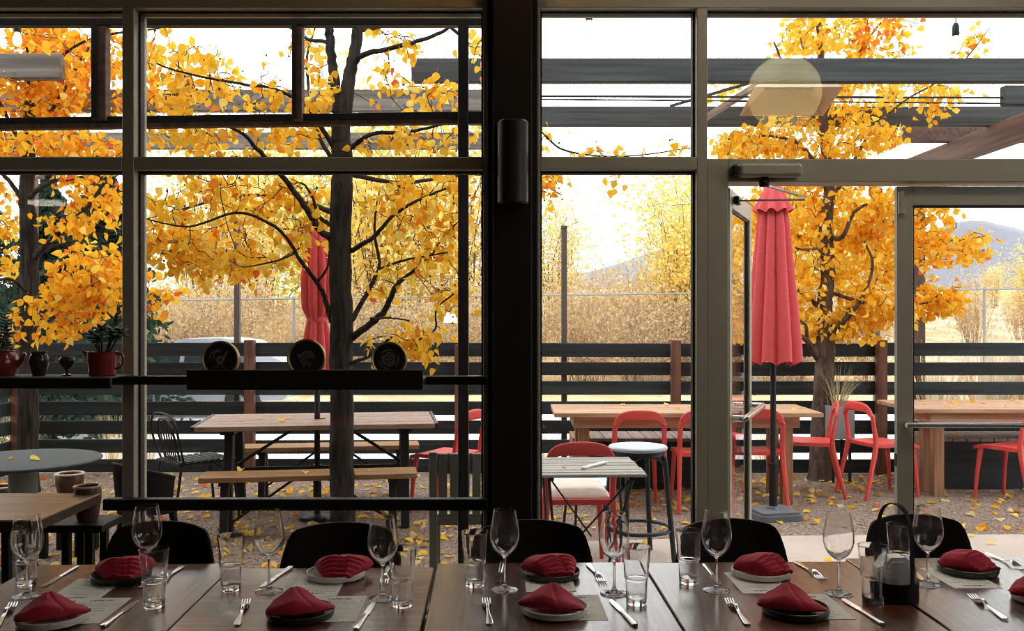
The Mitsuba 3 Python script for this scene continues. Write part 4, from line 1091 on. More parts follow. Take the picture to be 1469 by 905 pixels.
k = thing('table_caddy', 'round black table caddy with a tall black leather strap handle', 'caddy')
x, y, _ = on(1283, 858, ZT_)
M = mat4(x, y, ZT_, rz=-20)
part(k, 'tray', lathe([(0, 0), (0.060, 0), (0.062, 0.002), (0.062, 0.052), (0.0585, 0.052), (0.0585, 0.005), (0, 0.005)], 40), 'leather', M=M)
hp = curve([(-0.0645, 0, 0.012), (-0.0645, 0, 0.10), (-0.060, 0, 0.19), (-0.038, 0, 0.242), (0, 0, 0.258), (0.038, 0, 0.242), (0.060, 0, 0.19), (0.0645, 0, 0.10), (0.0645, 0, 0.012)], 8)
part(k, 'handle', sweep(hp * [0.86, 1, 1], 0.0085, 0.0016, (0, 1, 0), 8, 0.5), 'leather', M=M @ mat4(rz=-38), label='arched black leather strap handle')
k = thing('napkin_holder', 'white eight sided holder standing in the black caddy', 'holder')
oc = Polygon([(0.056 * math.cos(math.radians(22.5 + 45 * i)), 0.056 * math.sin(math.radians(22.5 + 45 * i))) for i in range(8)]).buffer(-0.008).buffer(0.008, 4)
m = extrude(oc, 0.045, -0.0225)
part(k, 'body', tf(m, mat4(0, 0, 0.059, rx=90)), 'ceramic', M=M @ mat4(0, 0, 0.0055, rz=26))
m2 = extrude(oc.buffer(-0.012), 0.003, 0.0226)
part(k, 'face', tf(m2, mat4(0, 0, 0.059, rx=90)), 'ceramic', M=M @ mat4(0, 0, 0.0055, rz=26))

# ---------------------------------------------------------------- things on the window shelf
ZS = 1.2378
def ring(cx, cz, r, w, n=40, a0=0, a1=360):
    t = np.radians(np.linspace(a0, a1, n))
    return LineString(np.stack([cx + r * np.cos(t), cz + r * np.sin(t)], -1)).buffer(w / 2)
def motif(kind):
    P = []
    if kind == 0:                                   # a strutting bird with a plumed tail
        P += [Point(0, -0.004).buffer(0.018), ring(-0.006, 0.012, 0.024, 0.005, 20, 70, 200), ring(-0.012, 0.006, 0.034, 0.004, 20, 80, 190), Polygon([(0.010, 0.004), (0.022, 0.030), (0.034, 0.034), (0.030, 0.026), (0.020, 0.0)]),
              LineString([(0.004, -0.02), (0.012, -0.04), (0.024, -0.042)]).buffer(0.002), LineString([(-0.006, -0.02), (-0.014, -0.038), (-0.026, -0.040)]).buffer(0.002), Polygon([(0.033, 0.034), (0.046, 0.036), (0.034, 0.030)])]
        P = [unary_union(P).difference(Polygon([(0, 0.006), (0.009, -0.004), (0, -0.014), (-0.009, -0.004)]))]
    elif kind == 1:                                 # a small round animal with a ringed shell
        for r in (0.008, 0.016, 0.024, 0.031): P.append(ring(0.004, 0.0, r, 0.0034, 30, 0, 250 + r * 2000))
        P += [Point(-0.034, 0.010).buffer(0.006), LineString([(-0.012, -0.030), (-0.010, -0.043)]).buffer(0.002), LineString([(0.014, -0.030), (0.016, -0.043)]).buffer(0.002)]
    else:                                           # a four lobed flower in two rings
        for a in range(4): P.append(ring(0.012 * math.cos(math.radians(45 + 90 * a)), 0.012 * math.sin(math.radians(45 + 90 * a)), 0.008, 0.0036))
        for a in range(3): P += [ring(0, 0, 0.030, 0.0045, 20, 20 + 120 * a, 110 + 120 * a), ring(0, 0, 0.043, 0.005, 20, 75 + 120 * a, 140 + 120 * a)]
        P.append(ring(0, 0, 0.024, 0.003))
    return unary_union(P)


mat('motif_tan', (0.11, 0.10, 0.085), 0.6)
for i, (px, r, rz, lab) in enumerate(((316, 0.082, 6, 'round black tin painted with a strutting bird, standing on the shelf'), (439.5, 0.086, 4, 'round black tin painted with a ringed animal, standing on the middle of the shelf'), (558, 0.080, 2, 'round black tin painted with a flower pattern, standing on the shelf'))):
    k = thing('painted_tin', lab, 'tin', 'painted round tins on the window shelf')
    M = mat4((px - CX) * 4.26 / F, 4.26, ZS + r + 0.004, rz=rz, rx=-4) @ mat4(rx=90)
    part(k, 'body', lathe([(0, -0.055), (r * 0.97, -0.055), (r * 0.985, -0.05), (r * 0.985, 0.0), (r * 0.86, 0.0), (r * 0.86, -0.003), (0, -0.003)], 48), 'black_plastic', M=M)
    part(k, 'rim', lathe([(r * 0.985, -0.030), (r, -0.030), (r * 1.0, 0.004), (r * 0.955, 0.007), (r * 0.875, 0.004), (r * 0.862, 0.0002), (r * 0.985, 0.0002), (r * 0.985, -0.030)], 48), 'brass', M=M)
    mo = motif(i)
    part(k, 'motif', join([extrude(q, 0.0012, -0.0029) for q in getattr(mo, 'geoms', [mo])]), 'motif_tan', False, M=M, label='pale painted motif')

mo_, sh_y = None, 4.30
def lx(px): return (px - CX) * sh_y / F
ZB_ = 1.2452
k = thing('teapot_planter', 'red teapot holding a leggy plant at the far left end of the shelf', 'planter')
Mq = mat4(lx(2), sh_y, ZB_)
tp = [(0, 0), (0.055, 0), (0.066, 0.02), (0.074, 0.05), (0.068, 0.09), (0.056, 0.108), (0.060, 0.114), (0.050, 0.114), (0.060, 0.085), (0.066, 0.05), (0.055, 0.01), (0, 0.01)]
part(k, 'body', lathe(tp, 40), 'red_glaze', M=Mq)
part(k, 'spout', tube([(0.062, 0, 0.045), (0.090, 0, 0.070), (0.102, 0, 0.095), (0.112, 0, 0.100)], [0.018, 0.012, 0.009, 0.008], 12, 6), 'red_glaze', M=Mq)
rp = np.random.default_rng(21)
part(k, 'soil', lathe([(0, 0.09), (0.056, 0.09), (0.056, 0.095), (0, 0.097)], 24), 'tyre', M=Mq)
lf = trimesh.creation.icosphere(1, 1.0); leafy = mikit.ply(tf(lf, np.diag([0.010, 0.019, 0.005, 1.0]) + 0), 'succulent', True)
def frame_to(p, d, s=1.0):
    d = d / np.linalg.norm(d); a = np.cross([0, 0, 1.0], d); a /= np.linalg.norm(a) + 1e-9; b = np.cross(d, a)
    M = np.eye(4); M[:3, 0], M[:3, 1], M[:3, 2] = a * s, d * s, b * s; M[:3, 3] = p
    return M
for s_ in range(4):
    b0 = np.array([rp.uniform(-.02, .02), rp.uniform(-.02, .02), 0.09]); e = b0 + [rp.uniform(-0.03, 0.05), rp.uniform(-.04, .04), rp.uniform(0.11, 0.19)]
    sp = curve([b0, (b0 + e) / 2 + rp.uniform(-.012, .012, 3), e], 6)
    part(k, 'stem', sweep(sp, 0.003, sides=6), 'succulent', M=Mq)
    for j in range(3, len(sp)):
        for q in range(2):
            d = np.array([math.cos(j * 2.4 + q * 3.14), math.sin(j * 2.4 + q * 3.14), 0.35])
            part(k, 'leaf', leafy, M=Mq @ frame_to(sp[j] + d * 0.014, d, 0.8))
k = thing('dark_vase', 'small dark round vase on the shelf between the red planters', 'vase')
part(k, 'body', lathe([(0, 0), (0.026, 0), (0.030, 0.01), (0.042, 0.055), (0.040, 0.085), (0.032, 0.100), (0.036, 0.110), (0.030, 0.110), (0.034, 0.085), (0.036, 0.055), (0.026, 0.012), (0, 0.012)], 36), 'dark_glaze', M=mat4(lx(56), sh_y, ZB_))
k = thing('goblet', 'tiny dark footed goblet on the shelf beside the dark vase', 'goblet')
part(k, 'bowl', lathe([(0, 0.028), (0.012, 0.030), (0.030, 0.05), (0.035, 0.070), (0.028, 0.084), (0.024, 0.084), (0.029, 0.07), (0.024, 0.052), (0, 0.036)], 32), 'dark_glaze', M=mat4(lx(96), sh_y, ZB_))
part(k, 'foot', lathe([(0, 0), (0.020, 0), (0.020, 0.004), (0.008, 0.010), (0.007, 0.03), (0, 0.03)], 24), 'dark_glaze', M=mat4(lx(96), sh_y, ZB_))
k = thing('jug_planter', 'dark red jug holding a bushy jade plant at the right end of the pots', 'planter')
Mj = mat4(lx(147), sh_y, ZB_)
part(k, 'body', lathe([(0, 0), (0.054, 0), (0.058, 0.004), (0.066, 0.105), (0.070, 0.110), (0.062, 0.110), (0.058, 0.10), (0.052, 0.01), (0, 0.01)], 40), 'red_glaze', M=Mj)
part(k, 'spout', tube([(-0.060, 0, 0.088), (-0.078, 0, 0.104), (-0.088, 0, 0.110)], [0.014, 0.009, 0.006], 12, 5), 'red_glaze', M=Mj)
part(k, 'handle', tube([(0.060, 0, 0.098), (0.088, 0, 0.100), (0.094, 0, 0.07), (0.080, 0, 0.04), (0.060, 0, 0.032)], 0.006, 10, 6), 'red_glaze', M=Mj)
part(k, 'soil', lathe([(0, 0.085), (0.057, 0.085), (0.057, 0.092), (0, 0.094)], 24), 'tyre', M=Mj)
for s_, (ex, ey, ez) in enumerate(((-0.045, 0.0, 0.19), (-0.02, 0.03, 0.215), (0.05, 0.0, 0.19), (0.085, -0.01, 0.20), (-0.01, -0.03, 0.175), (0.035, 0.02, 0.20))):
    b0 = np.array([ex * 0.2, ey * 0.2, 0.09]); e = np.array([ex, ey, ez])
    sp = curve([b0, (b0 + e) / 2 + [0.0, 0, -0.01], e], 6)
    part(k, 'stem', sweep(sp, 0.004, sides=6), 'bark_near', M=Mj)
    for q in range(11):
        a = q * 2.399; d = np.array([math.cos(a), math.sin(a), 0.9 - q * 0.13])
        part(k, 'leaf', leafy, M=Mj @ frame_to(sp[-1] + d / np.linalg.norm(d) * 0.022 - [0, 0, 0.004 * q * 0.4], d, 0.95 + 0.25 * rp.random()))
# ---------------------------------------------------------------- trees with single leaves
def leaf_mesh(fold, curl, wide):
    t = np.array([0, 0.10, 0.32, 0.56, 0.80, 1.0]); w = np.array([0, 0.26, 0.42, 0.37, 0.18, 0]) * wide
    V, Fc = [], []
    for a, b in zip(t, w):
        y = -curl * a * a
        V += [(-b, y + fold * b, -a), (0, y, -a), (b, y + fold * b, -a)]
    V += [(-0.012, 0, 0.38), (0.012, 0, 0.38)]
    for i in range(5):
        p = 3 * i
        if i > 0: Fc += [(p, p + 3, p + 1), (p + 1, p + 5, p + 2)]
        if i < 4: Fc += [(p + 1, p + 3, p + 4), (p + 1, p + 4, p + 5)]
        elif i == 4: pass
        if i == 0: pass
    n = len(V)
    Fc += [(n - 2, 1, n - 1)]
    m = trimesh.Trimesh(np.array(V, float), np.array(Fc), process=False)
    m.apply_translation([0, 0, -0.38])
    return m


def fix_leaf(m):
    m.update_faces(m.nondegenerate_faces()); return m


LM = [fix_leaf(leaf_mesh(*a)) for a in ((0.25, 0.25, 1.0), (0.5, 0.1, 0.9), (0.1, 0.45, 1.1), (0.8, 0.3, 1.0))]
LPLY = {}
def leaf_ply(v, c):
    if (v, c) not in LPLY: LPLY[(v, c)] = mikit.ply(LM[v], f'leaf_{c}', True)
    return LPLY[(v, c)]


def leaf_frames(r, P, s, droop=1.0, spread=0.75):
    n = len(P)
    d = r.normal(size=(n, 3)) * spread; d[:, 2] -= droop
    d /= np.linalg.norm(d, axis=1, keepdims=True)
    q = r.normal(size=(n, 3)); x = np.cross(q, d); x /= np.linalg.norm(x, axis=1, keepdims=True)
    y = np.cross(-d, x)
    M = np.zeros((n, 4, 4)); M[:, 3, 3] = 1
    M[:, :3, 0], M[:, :3, 1], M[:, :3, 2] = x * s[:, None], y * s[:, None], -d * s[:, None]
    M[:, :3, 3] = P
    return M


def merged_leaves(M, var, col, r):
    Vs, Fs, Cs, off = [], [], [], 0
    for v in range(len(LM)):
        m = LM[v]; sel = np.where(var == v)[0]
        if not len(sel): continue
        V = np.einsum('kij,nj->kni', M[sel, :3, :3], m.vertices) + M[sel, None, :3, 3]
        nv = len(m.vertices)
        Vs.append(V.reshape(-1, 3)); Fs.append((m.faces[None] + (np.arange(len(sel)) * nv)[:, None, None]).reshape(-1, 3) + off); off += nv * len(sel)
        c = np.array(LEAF)[col[sel]] * r.uniform(0.85, 1.1, (len(sel), 1))
        Cs.append(np.repeat(c, nv, 0))
    return trimesh.Trimesh(np.vstack(Vs), np.vstack(Fs), process=False), np.clip(np.vstack(Cs), 0, 0.95)


def tree(name, label, trunk, limbs, blobs, Y0, seed, leaf, palette, bark, n_single=300, twig=0.0045, per=(4, 9), fruit=0):
    """trunk and limbs: lists of (x, y, z, radius); blobs: (centre, radii, number of twig ends, leaf factor)"""
    r = np.random.default_rng(seed)
    k = thing(name, label, 'tree')
    def cut(pl, n): 
        c = curve([q[:3] for q in pl], n); rad = np.interp(np.linspace(0, len(pl) - 1, len(c)), np.arange(len(pl)), [q[3] for q in pl]); return c, rad
    c, rad = cut(trunk, 10)
    rough = c + r.normal(size=c.shape) * 0.0025 * (np.arange(len(c)) > 0)[:, None]
    rad2 = rad * (1 + 0.025 * r.normal(size=len(rad))); rad2[0] *= 1.2
    part(k, 'trunk', sweep(rough, rad2, sides=18), bark, 60)
    nodes, nr = [c], [rad]
    for l in limbs:
        c, rad = cut(l, 7)
        c = c + r.normal(size=c.shape) * rad[:, None] * 0.14
        part(k, 'branch', sweep(c, rad, sides=9), bark, 60)
        nodes.append(c); nr.append(rad)
    N = np.vstack(nodes)
    A, LF = [], []
    for cen, rr, n, lf in blobs:
        q = r.normal(size=(n * 3, 3)); q /= np.linalg.norm(q, axis=1, keepdims=True); q *= r.random((n * 3, 1)) ** (1 / 2.6)
        q = q[:n] * np.array(rr) + cen
        A.append(q); LF += [lf] * n
    A, LF = np.vstack(A), np.array(LF)
    d0 = cKDTree(N).query(A)[0]
    order = np.argsort(d0)
    twigs, pts, newn = [], [], []
    kd, extra = cKDTree(N), []
    for j, i in enumerate(order):
        if j % 40 == 0 and extra: N = np.vstack([N] + extra); extra = []; kd = cKDTree(N)
        dist, ni = kd.query(A[i], k=6)
        root = N[ni[r.integers(0, 3)]]
        tip = A[i]; L = np.linalg.norm(tip - root)
        if L < 0.02: root = N[ni[5]]; L = np.linalg.norm(tip - root)
        mid = (root + tip) / 2 + r.normal(size=3) * 0.13 * L + [0, 0, 0.06 * L]
        cc = curve([root, mid, tip], 4)
        w = twig * np.clip(0.7 + L * 0.9, 0.7, 2.2)
        twigs.append(sweep(cc, np.linspace(w, twig * 0.45, len(cc)), sides=5))
        extra.append(cc[2:]); m = r.integers(*per)
        m = max(0, int(round(m * LF[i])))
        if m: pts.append(np.repeat(cc, 1, 0)[r.integers(len(cc) // 3, len(cc), m)] + r.normal(size=(m, 3)) * 0.035)
    part(k, 'twigs', join(twigs), bark if bark != 'bark_near' else 'bark_warm', 60, kind='stuff', label='fine bare twigs')
    P = np.vstack(pts); n = len(P)
    s = r.uniform(leaf[0], leaf[1], n)
    M = leaf_frames(r, P, s)
    var = r.integers(0, len(LM), n)
    col = palette(r, P)
    px = CX + F * P[:, 0] / P[:, 1]; py = CY - F * (P[:, 2] - EYE) / P[:, 1]
    view = P - [0, 0, EYE]; view /= np.linalg.norm(view, axis=1, keepdims=True)
    area = np.abs((M[:, :3, 1] / s[:, None] * view).sum(1)) * (s / P[:, 1]) ** 2
    area[(px < -5) | (px > 1475) | (py < 10) | (py > 905)] = 0
    top = np.argsort(-area)[:n_single]
    for i in top: part(k, 'leaf', put(leaf_ply(int(var[i]), int(col[i])), M[i]))
    rest = np.setdiff1d(np.arange(n), top)
    if len(rest):
        m, c = merged_leaves(M[rest], var[rest], col[rest], r)
        part(k, 'foliage', m, 'leaf_many', True, color=c, kind='stuff', label='mass of further yellow leaves')
    if fruit:
        b = trimesh.creation.icosphere(1, 1.0)
        sel = A[r.integers(0, len(A), fruit)] + r.normal(size=(fruit, 3)) * 0.045
        part(k, 'fruit', join([tf(b, mat4(*p, s=r.uniform(0.005, 0.008))) for p in sel]), 'fruit', True, kind='stuff', label='tiny dark fruits on the twigs')
    return k, n


def P4(px, py, Y, r): return (*at(px, py, Y), r)
DENS = 0.6
def ell(px, py, Y, rx, ry, dy, n, lf=1.0): s = Y / F; return (at(px, py, Y), (rx * s, dy, ry * s), max(2, int(round(n * DENS))), lf)


def pal(w):
    def f(r, P):
        return r.choice(len(w), len(P), p=np.array(w) / sum(w))
    return f


YC = 6.2
def C(*pts): return [P4(x, y, YC + dy, rr) for x, y, dy, rr in pts]
trunk = [P4(491, 792, YC, 0.088), P4(491, 700, YC, 0.080), P4(490, 500, YC, 0.075), P4(488, 350, YC, 0.074), P4(491, 240, YC, 0.068), P4(489, 190, YC, 0.064), P4(500, 115, YC, 0.042), P4(512, 55, YC, 0.037), P4(518, -60, YC, 0.030), P4(522, -200, YC, 0.022)]
limbs = [C((487, 165, 0, 0.040), (479, 110, 0, 0.032), (473, 60, 0, 0.030), (470, 15, 0, 0.028), (467, -120, 0, 0.02)),
         C((509, 90, 0, 0.022), (522, 78, -.1, 0.018), (582, 64, -.2, 0.014), (632, 47, -.25, 0.011), (657, 27, -.3, 0.008)),
         C((515, 45, 0, 0.018), (549, 36, .1, 0.013), (562, 26, .15, 0.008)), C((472, 60, 0, 0.014), (438, 55, .1, 0.010), (404, 30, .2, 0.007)),
         C((502, 212, 0, 0.018), (535, 192, -.15, 0.013), (582, 190, -.2, 0.010), (637, 178, -.3, 0.007), (668, 172, -.3, 0.004)),
         C((482, 215, 0, 0.018), (463, 186, -.1, 0.015), (439, 152, -.2, 0.012), (393, 127, -.3, 0.010), (350, 121, -.4, 0.008), (262, 104, -.5, 0.006), (202, 82, -.5, 0.004)),
         C((478, 232, 0, 0.016), (453, 182, .2, 0.012), (440, 90, .4, 0.009), (452, 40, .5, 0.006)),
         C((479, 346, 0, 0.026), (456, 326, -.1, 0.023), (440, 300, -.15, 0.020), (404, 252, -.25, 0.016), (370, 215, -.35, 0.013), (345, 190, -.4, 0.010), (290, 168, -.5, 0.006)),
         C((479, 325, 0, 0.016), (456, 309, .15, 0.012), (449, 285, .2, 0.010), (430, 262, .3, 0.007), (392, 276, .4, 0.005)),
         C((476, 462, 0, 0.018), (464, 422, -.1, 0.015), (453, 403, -.15, 0.014), (431, 373, -.2, 0.012), (410, 340, -.3, 0.010), (386, 320, -.35, 0.009), (338, 305, -.4, 0.008), (272, 325, -.5, 0.006), (204, 313, -.6, 0.004)),
         C((455, 404, -.1, 0.010), (469, 385, -.3, 0.007), (472, 360, -.4, 0.004)), C((425, 362, -.2, 0.008), (400, 373, -.4, 0.006), (360, 382, -.5, 0.004)),
         C((503, 360, 0, 0.017), (536, 340, -.1, 0.014), (562, 311, -.2, 0.011), (596, 289, -.25, 0.009), (640, 270, -.3, 0.006)),
         C((503, 462, 0, 0.018), (528, 417, .1, 0.015), (544, 383, .15, 0.012), (538, 340, .2, 0.010), (539, 302, .25, 0.006), (545, 270, .3, 0.004)),
         C((505, 484, 0, 0.024), (549, 449, -.15, 0.020), (569, 409, -.25, 0.016), (597, 386, -.3, 0.011)),
         C((532, 457, -.1, 0.009), (560, 456, -.3, 0.006), (588, 460, -.4, 0.004)),
         C((497, 524, 0, 0.014), (532, 509, -.2, 0.011), (562, 484, -.3, 0.008), (575, 492, -.4, 0.005)), C((545, 497, -.2, 0.009), (582, 492, -.4, 0.007), (612, 482, -.5, 0.006), (625, 470, -.5, 0.006), (627, 442, -.55, 0.005), (656, 418, -.6, 0.004)),
         C((545, 385, .15, 0.008), (582, 373, 0, 0.007), (642, 362, -.2, 0.005)), C((620, 365, 0, 0.007), (638, 337, -.1, 0.006), (660, 316, -.2, 0.004)),
         C((478, 305, 0, 0.02), (430, 290, .5, 0.015), (350, 280, .8, 0.011), (260, 300, 1.0, 0.008), (190, 320, 1.0, 0.005)),
         C((500, 250, 0, 0.018), (580, 262, .4, 0.013), (680, 250, .5, 0.010), (770, 262, .5, 0.007), (806, 280, .5, 0.004)),
         C((512, 30, 0, 0.016), (600, 10, .2, 0.013), (700, 90, .3, 0.010), (780, 192, .2, 0.007), (820, 218, .1, 0.006), (900, 224, 0, 0.004), (992, 212, 0, 0.003))]
blobs = [ell(262, 95, YC - .3, 66, 58, .6, 70, .9), ell(250, 185, YC - .2, 56, 36, .6, 45, .9), ell(345, 130, YC - .2, 56, 60, .5, 34, .55), ell(400, 180, YC, 60, 30, .5, 34, .8), ell(330, 200, YC, 70, 32, .6, 40, .8),
         ell(300, 285, YC + .1, 100, 44, .8, 90, 1), ell(245, 345, YC + .1, 60, 40, .7, 80, 1.1), ell(330, 375, YC + .2, 75, 34, .7, 95, 1.1), ell(420, 340, YC + .2, 50, 40, .5, 36, .8), ell(430, 270, YC + .3, 45, 30, .4, 30, .9),
         ell(445, 80, YC + .2, 34, 60, .4, 34, .6), ell(450, 165, YC + .1, 40, 36, .4, 30, .7), ell(560, 75, YC, 40, 44, .4, 26, .5), ell(585, 140, YC, 60, 26, .4, 26, .55), ell(640, 120, YC - .2, 26, 28, .3, 14, .7),
         ell(575, 205, YC, 66, 24, .4, 34, .8), ell(650, 205, YC - .1, 38, 28, .4, 18, .8), ell(570, 285, YC + .1, 60, 36, .5, 52, .9), ell(650, 290, YC, 44, 50, .5, 40, .9), ell(615, 350, YC, 60, 46, .5, 50, .8),
         ell(540, 400, YC + .1, 40, 40, .5, 18, .6), ell(650, 420, YC - .3, 34, 36, .4, 24, .8), ell(600, 480, YC - .4, 44, 20, .3, 26, 1.0), ell(545, 495, YC - .3, 30, 16, .3, 8, .8), ell(612, 512, YC - .5, 14, 16, .15, 7, .9),
         ell(690, 60, YC, 40, 50, .4, 16, .6), ell(792, 275, YC + .4, 18, 36, .25, 13, .95), ell(782, 198, YC + .2, 8, 12, .15, 3, .9), ell(890, 220, YC, 105, 9, .2, 22, .55), ell(470, 130, YC - .2, 20, 30, .2, 8, .8), ell(870, 252, YC + .1, 30, 10, .2, 3, .8)]
k, n1 = tree('pear_tree', 'large yellow leaved tree with a dark trunk right outside the left window', trunk, limbs, blobs, YC, 3, (0.048, 0.072), pal((44, 16, 24, 5, 1, 10)), 'bark_near', fruit=420)

YL = 8.1
DENS = 0.62
def Lb(*pts): return [P4(x, y, YL + dy, rr) for x, y, dy, rr in pts]
trunk = [P4(40, 708, YL, 0.088), P4(41, 560, YL, 0.080), P4(42, 430, YL, 0.078), P4(42, 340, YL, 0.072), P4(38, 280, YL, 0.062), P4(42, 200, YL, 0.050), P4(44, 80, YL, 0.040), P4(48, -60, YL, 0.030)]
limbs = [Lb((48, 372, 0, 0.034), (72, 345, -.2, 0.028), (100, 322, -.3, 0.022), (126, 296, -.4, 0.016), (150, 262, -.4, 0.010)), Lb((46, 400, 0, 0.02), (60, 362, .3, 0.015), (110, 345, .5, 0.012), (176, 330, .6, 0.008)),
         Lb((40, 300, 0, 0.024), (15, 262, 0, 0.018), (-20, 230, 0, 0.013), (-80, 180, 0, 0.009)), Lb((40, 285, 0, 0.024), (70, 262, -.3, 0.018), (105, 256, -.4, 0.012), (140, 250, -.4, 0.008)),
         Lb((42, 200, 0, 0.02), (80, 150, -.2, 0.015), (120, 80, -.3, 0.010), (160, 30, -.3, 0.007)), Lb((42, 230, 0, 0.02), (0, 150, -.2, 0.015), (-50, 60, -.3, 0.010)), Lb((43, 150, 0, 0.018), (70, 60, .3, 0.013), (85, 10, .4, 0.009)),
         Lb((42, 430, 0, 0.018), (80, 420, -.4, 0.013), (130, 410, -.6, 0.010), (190, 420, -.7, 0.007)), Lb((40, 420, 0, 0.016), (10, 400, -.4, 0.012), (-40, 420, -.6, 0.008)), Lb((45, 120, 0, 0.014), (120, 60, -.6, 0.01), (230, 40, -.8, 0.007))]
blobs = [ell(40, 60, YL - .2, 90, 60, 1.0, 150, 1.1), ell(120, 90, YL - .2, 80, 60, .9, 110, 1.0), ell(60, 150, YL, 110, 34, .9, 110, 1.1), ell(100, 210, YL - .3, 90, 30, .9, 100, 1.1), ell(20, 212, YL + .4, 60, 26, .6, 34, .9),
         ell(135, 280, YL - .2, 44, 32, .7, 50, .9), ell(10, 325, YL + .3, 26, 24, .4, 18, .8), ell(100, 322, YL - .3, 44, 16, .5, 30, .8), ell(146, 395, YL - .5, 56, 48, .7, 140, 1.1), ell(104, 436, YL - .5, 40, 32, .5, 60, 1.0),
         ell(5, 385, YL + .3, 22, 22, .3, 12, .9), ell(88, 470, YL - .6, 34, 14, .4, 22, .9), ell(10, 470, YL - .2, 20, 40, .4, 16, .8), ell(205, 420, YL - .6, 40, 30, .5, 24, 1.0), ell(-60, 250, YL, 70, 160, .9, 70, .9), ell(210, 110, YL, 50, 60, .6, 36, 1)]
def lpal(r, P):
    w = np.clip((P[:, 2] - 2.6) / 1.2, 0, 1)
    lo, hi = r.choice(6, len(P), p=[.42, .34, .10, .08, .02, .04]), r.choice(6, len(P), p=[.14, .42, .04, .29, .10, .01])
    return np.where(r.random(len(P)) < w, hi, lo)
k, n2 = tree('pear_tree', 'orange and yellow leaved tree behind the far left window above the planters', trunk, limbs, blobs, YL, 5, (0.055, 0.080), lpal, 'bark_near', per=(5, 10), fruit=60)

YR = 8.72
DENS = 0.85
def Rb(*pts): return [P4(x, y, YR + dy, rr) for x, y, dy, rr in pts]
trunk = [P4(1176, 690, YR, 0.105), P4(1179, 600, YR, 0.096), P4(1184, 510, YR, 0.088), P4(1183, 440, YR, 0.070), P4(1188, 380, YR, 0.066), P4(1184, 330, YR, 0.060), P4(1190, 270, YR, 0.050), P4(1182, 190, YR, 0.042), P4(1178, 90, YR, 0.032), P4(1172, -30, YR, 0.022)]
limbs = [Rb((1172, 512, 0, 0.034), (1158, 490, -.2, 0.026), (1137, 472, -.3, 0.020), (1120, 462, -.3, 0.014)), Rb((1158, 488, -.2, 0.018), (1156, 468, -.3, 0.014), (1142, 455, -.4, 0.010)),
         Rb((1190, 492, 0, 0.034), (1204, 468, -.2, 0.028), (1220, 450, -.3, 0.024), (1240, 420, -.3, 0.016), (1252, 380, -.4, 0.012), (1240, 345, -.4, 0.008)), Rb((1176, 440, 0, 0.026), (1150, 420, .1, 0.020), (1128, 398, .2, 0.014), (1095, 370, .3, 0.009)),
         Rb((1190, 340, 0, 0.026), (1208, 340, -.2, 0.020), (1225, 305, -.3, 0.015), (1250, 290, -.4, 0.010)), Rb((1180, 400, 0, 0.020), (1176, 360, -.2, 0.014), (1150, 358, -.3, 0.010), (1130, 350, -.3, 0.006)),
         Rb((1190, 290, 0, 0.024), (1220, 240, -.2, 0.018), (1250, 190, -.3, 0.013), (1290, 150, -.3, 0.009), (1370, 100, -.2, 0.006), (1420, 40, -.1, 0.004)), Rb((1186, 260, 0, 0.022), (1150, 210, -.2, 0.016), (1105, 195, -.3, 0.011), (1040, 200, -.4, 0.007)),
         Rb((1182, 200, 0, 0.020), (1140, 130, -.2, 0.014), (1110, 60, -.2, 0.009)), Rb((1180, 170, 0, 0.020), (1210, 110, .1, 0.014), (1250, 50, .1, 0.010), (1275, 20, .1, 0.006)), Rb((1194, 470, 0, 0.022), (1260, 400, .3, 0.017), (1330, 350, .4, 0.012), (1400, 345, .4, 0.007)),
         Rb((1190, 420, 0, 0.018), (1270, 440, -.3, 0.012), (1345, 432, -.2, 0.007))]
blobs = [ell(1190, 300, YR + .35, 120, 50, .8, 170, 1.1), ell(1140, 375, YR + .1, 52, 60, .7, 80, 1.05), ell(1240, 365, YR + .2, 60, 60, .7, 120, 1.1), ell(1160, 450, YR + .1, 36, 28, .5, 36, 1.0), ell(1258, 435, YR - .1, 58, 34, .6, 100, 1.1), ell(1228, 470, YR - .2, 30, 18, .4, 24, 1),
         ell(1180, 205, YR - .1, 130, 30, .9, 130, 1.0), ell(1060, 205, YR - .3, 46, 28, .6, 40, .9), ell(1140, 135, YR, 60, 40, .7, 50, .8), ell(1235, 135, YR, 80, 36, .8, 70, .9), ell(1160, 60, YR, 50, 36, .6, 46, .8), ell(1265, 60, YR, 60, 36, .6, 46, .8),
         ell(1330, 140, YR, 44, 24, .5, 26, .8), ell(1395, 75, YR, 34, 32, .4, 12, .7), ell(1200, 20, YR, 100, 40, .7, 50, .8), ell(1350, 350, YR + .2, 66, 30, .6, 70, 1.05), ell(1345, 425, YR, 34, 24, .4, 36, 1.1), ell(1300, 300, YR, 60, 50, .7, 60, 1), ell(1040, 130, YR, 16, 16, .3, 5, .7), ell(1090, 300, YR, 50, 40, .7, 50, 1)]
def rpal(r, P):
    a = r.choice(6, len(P), p=[.50, .12, .26, .03, .01, .08])
    hot = (P[:, 2] > 4.0) & (P[:, 0] > 3.2) & (r.random(len(P)) < 0.5)
    a[hot] = r.choice([1, 3, 4], hot.sum(), p=[.3, .4, .3])
    edge = (P[:, 0] > 3.7) & (P[:, 2] < 3) & (r.random(len(P)) < 0.45)
    a[edge] = 1
    return a
k, n3 = tree('pear_tree', 'dense golden tree seen through the open doorway, red umbrella before it', trunk, limbs, blobs, YR, 9, (0.050, 0.074), rpal, 'bark_warm', per=(6, 12), fruit=120)

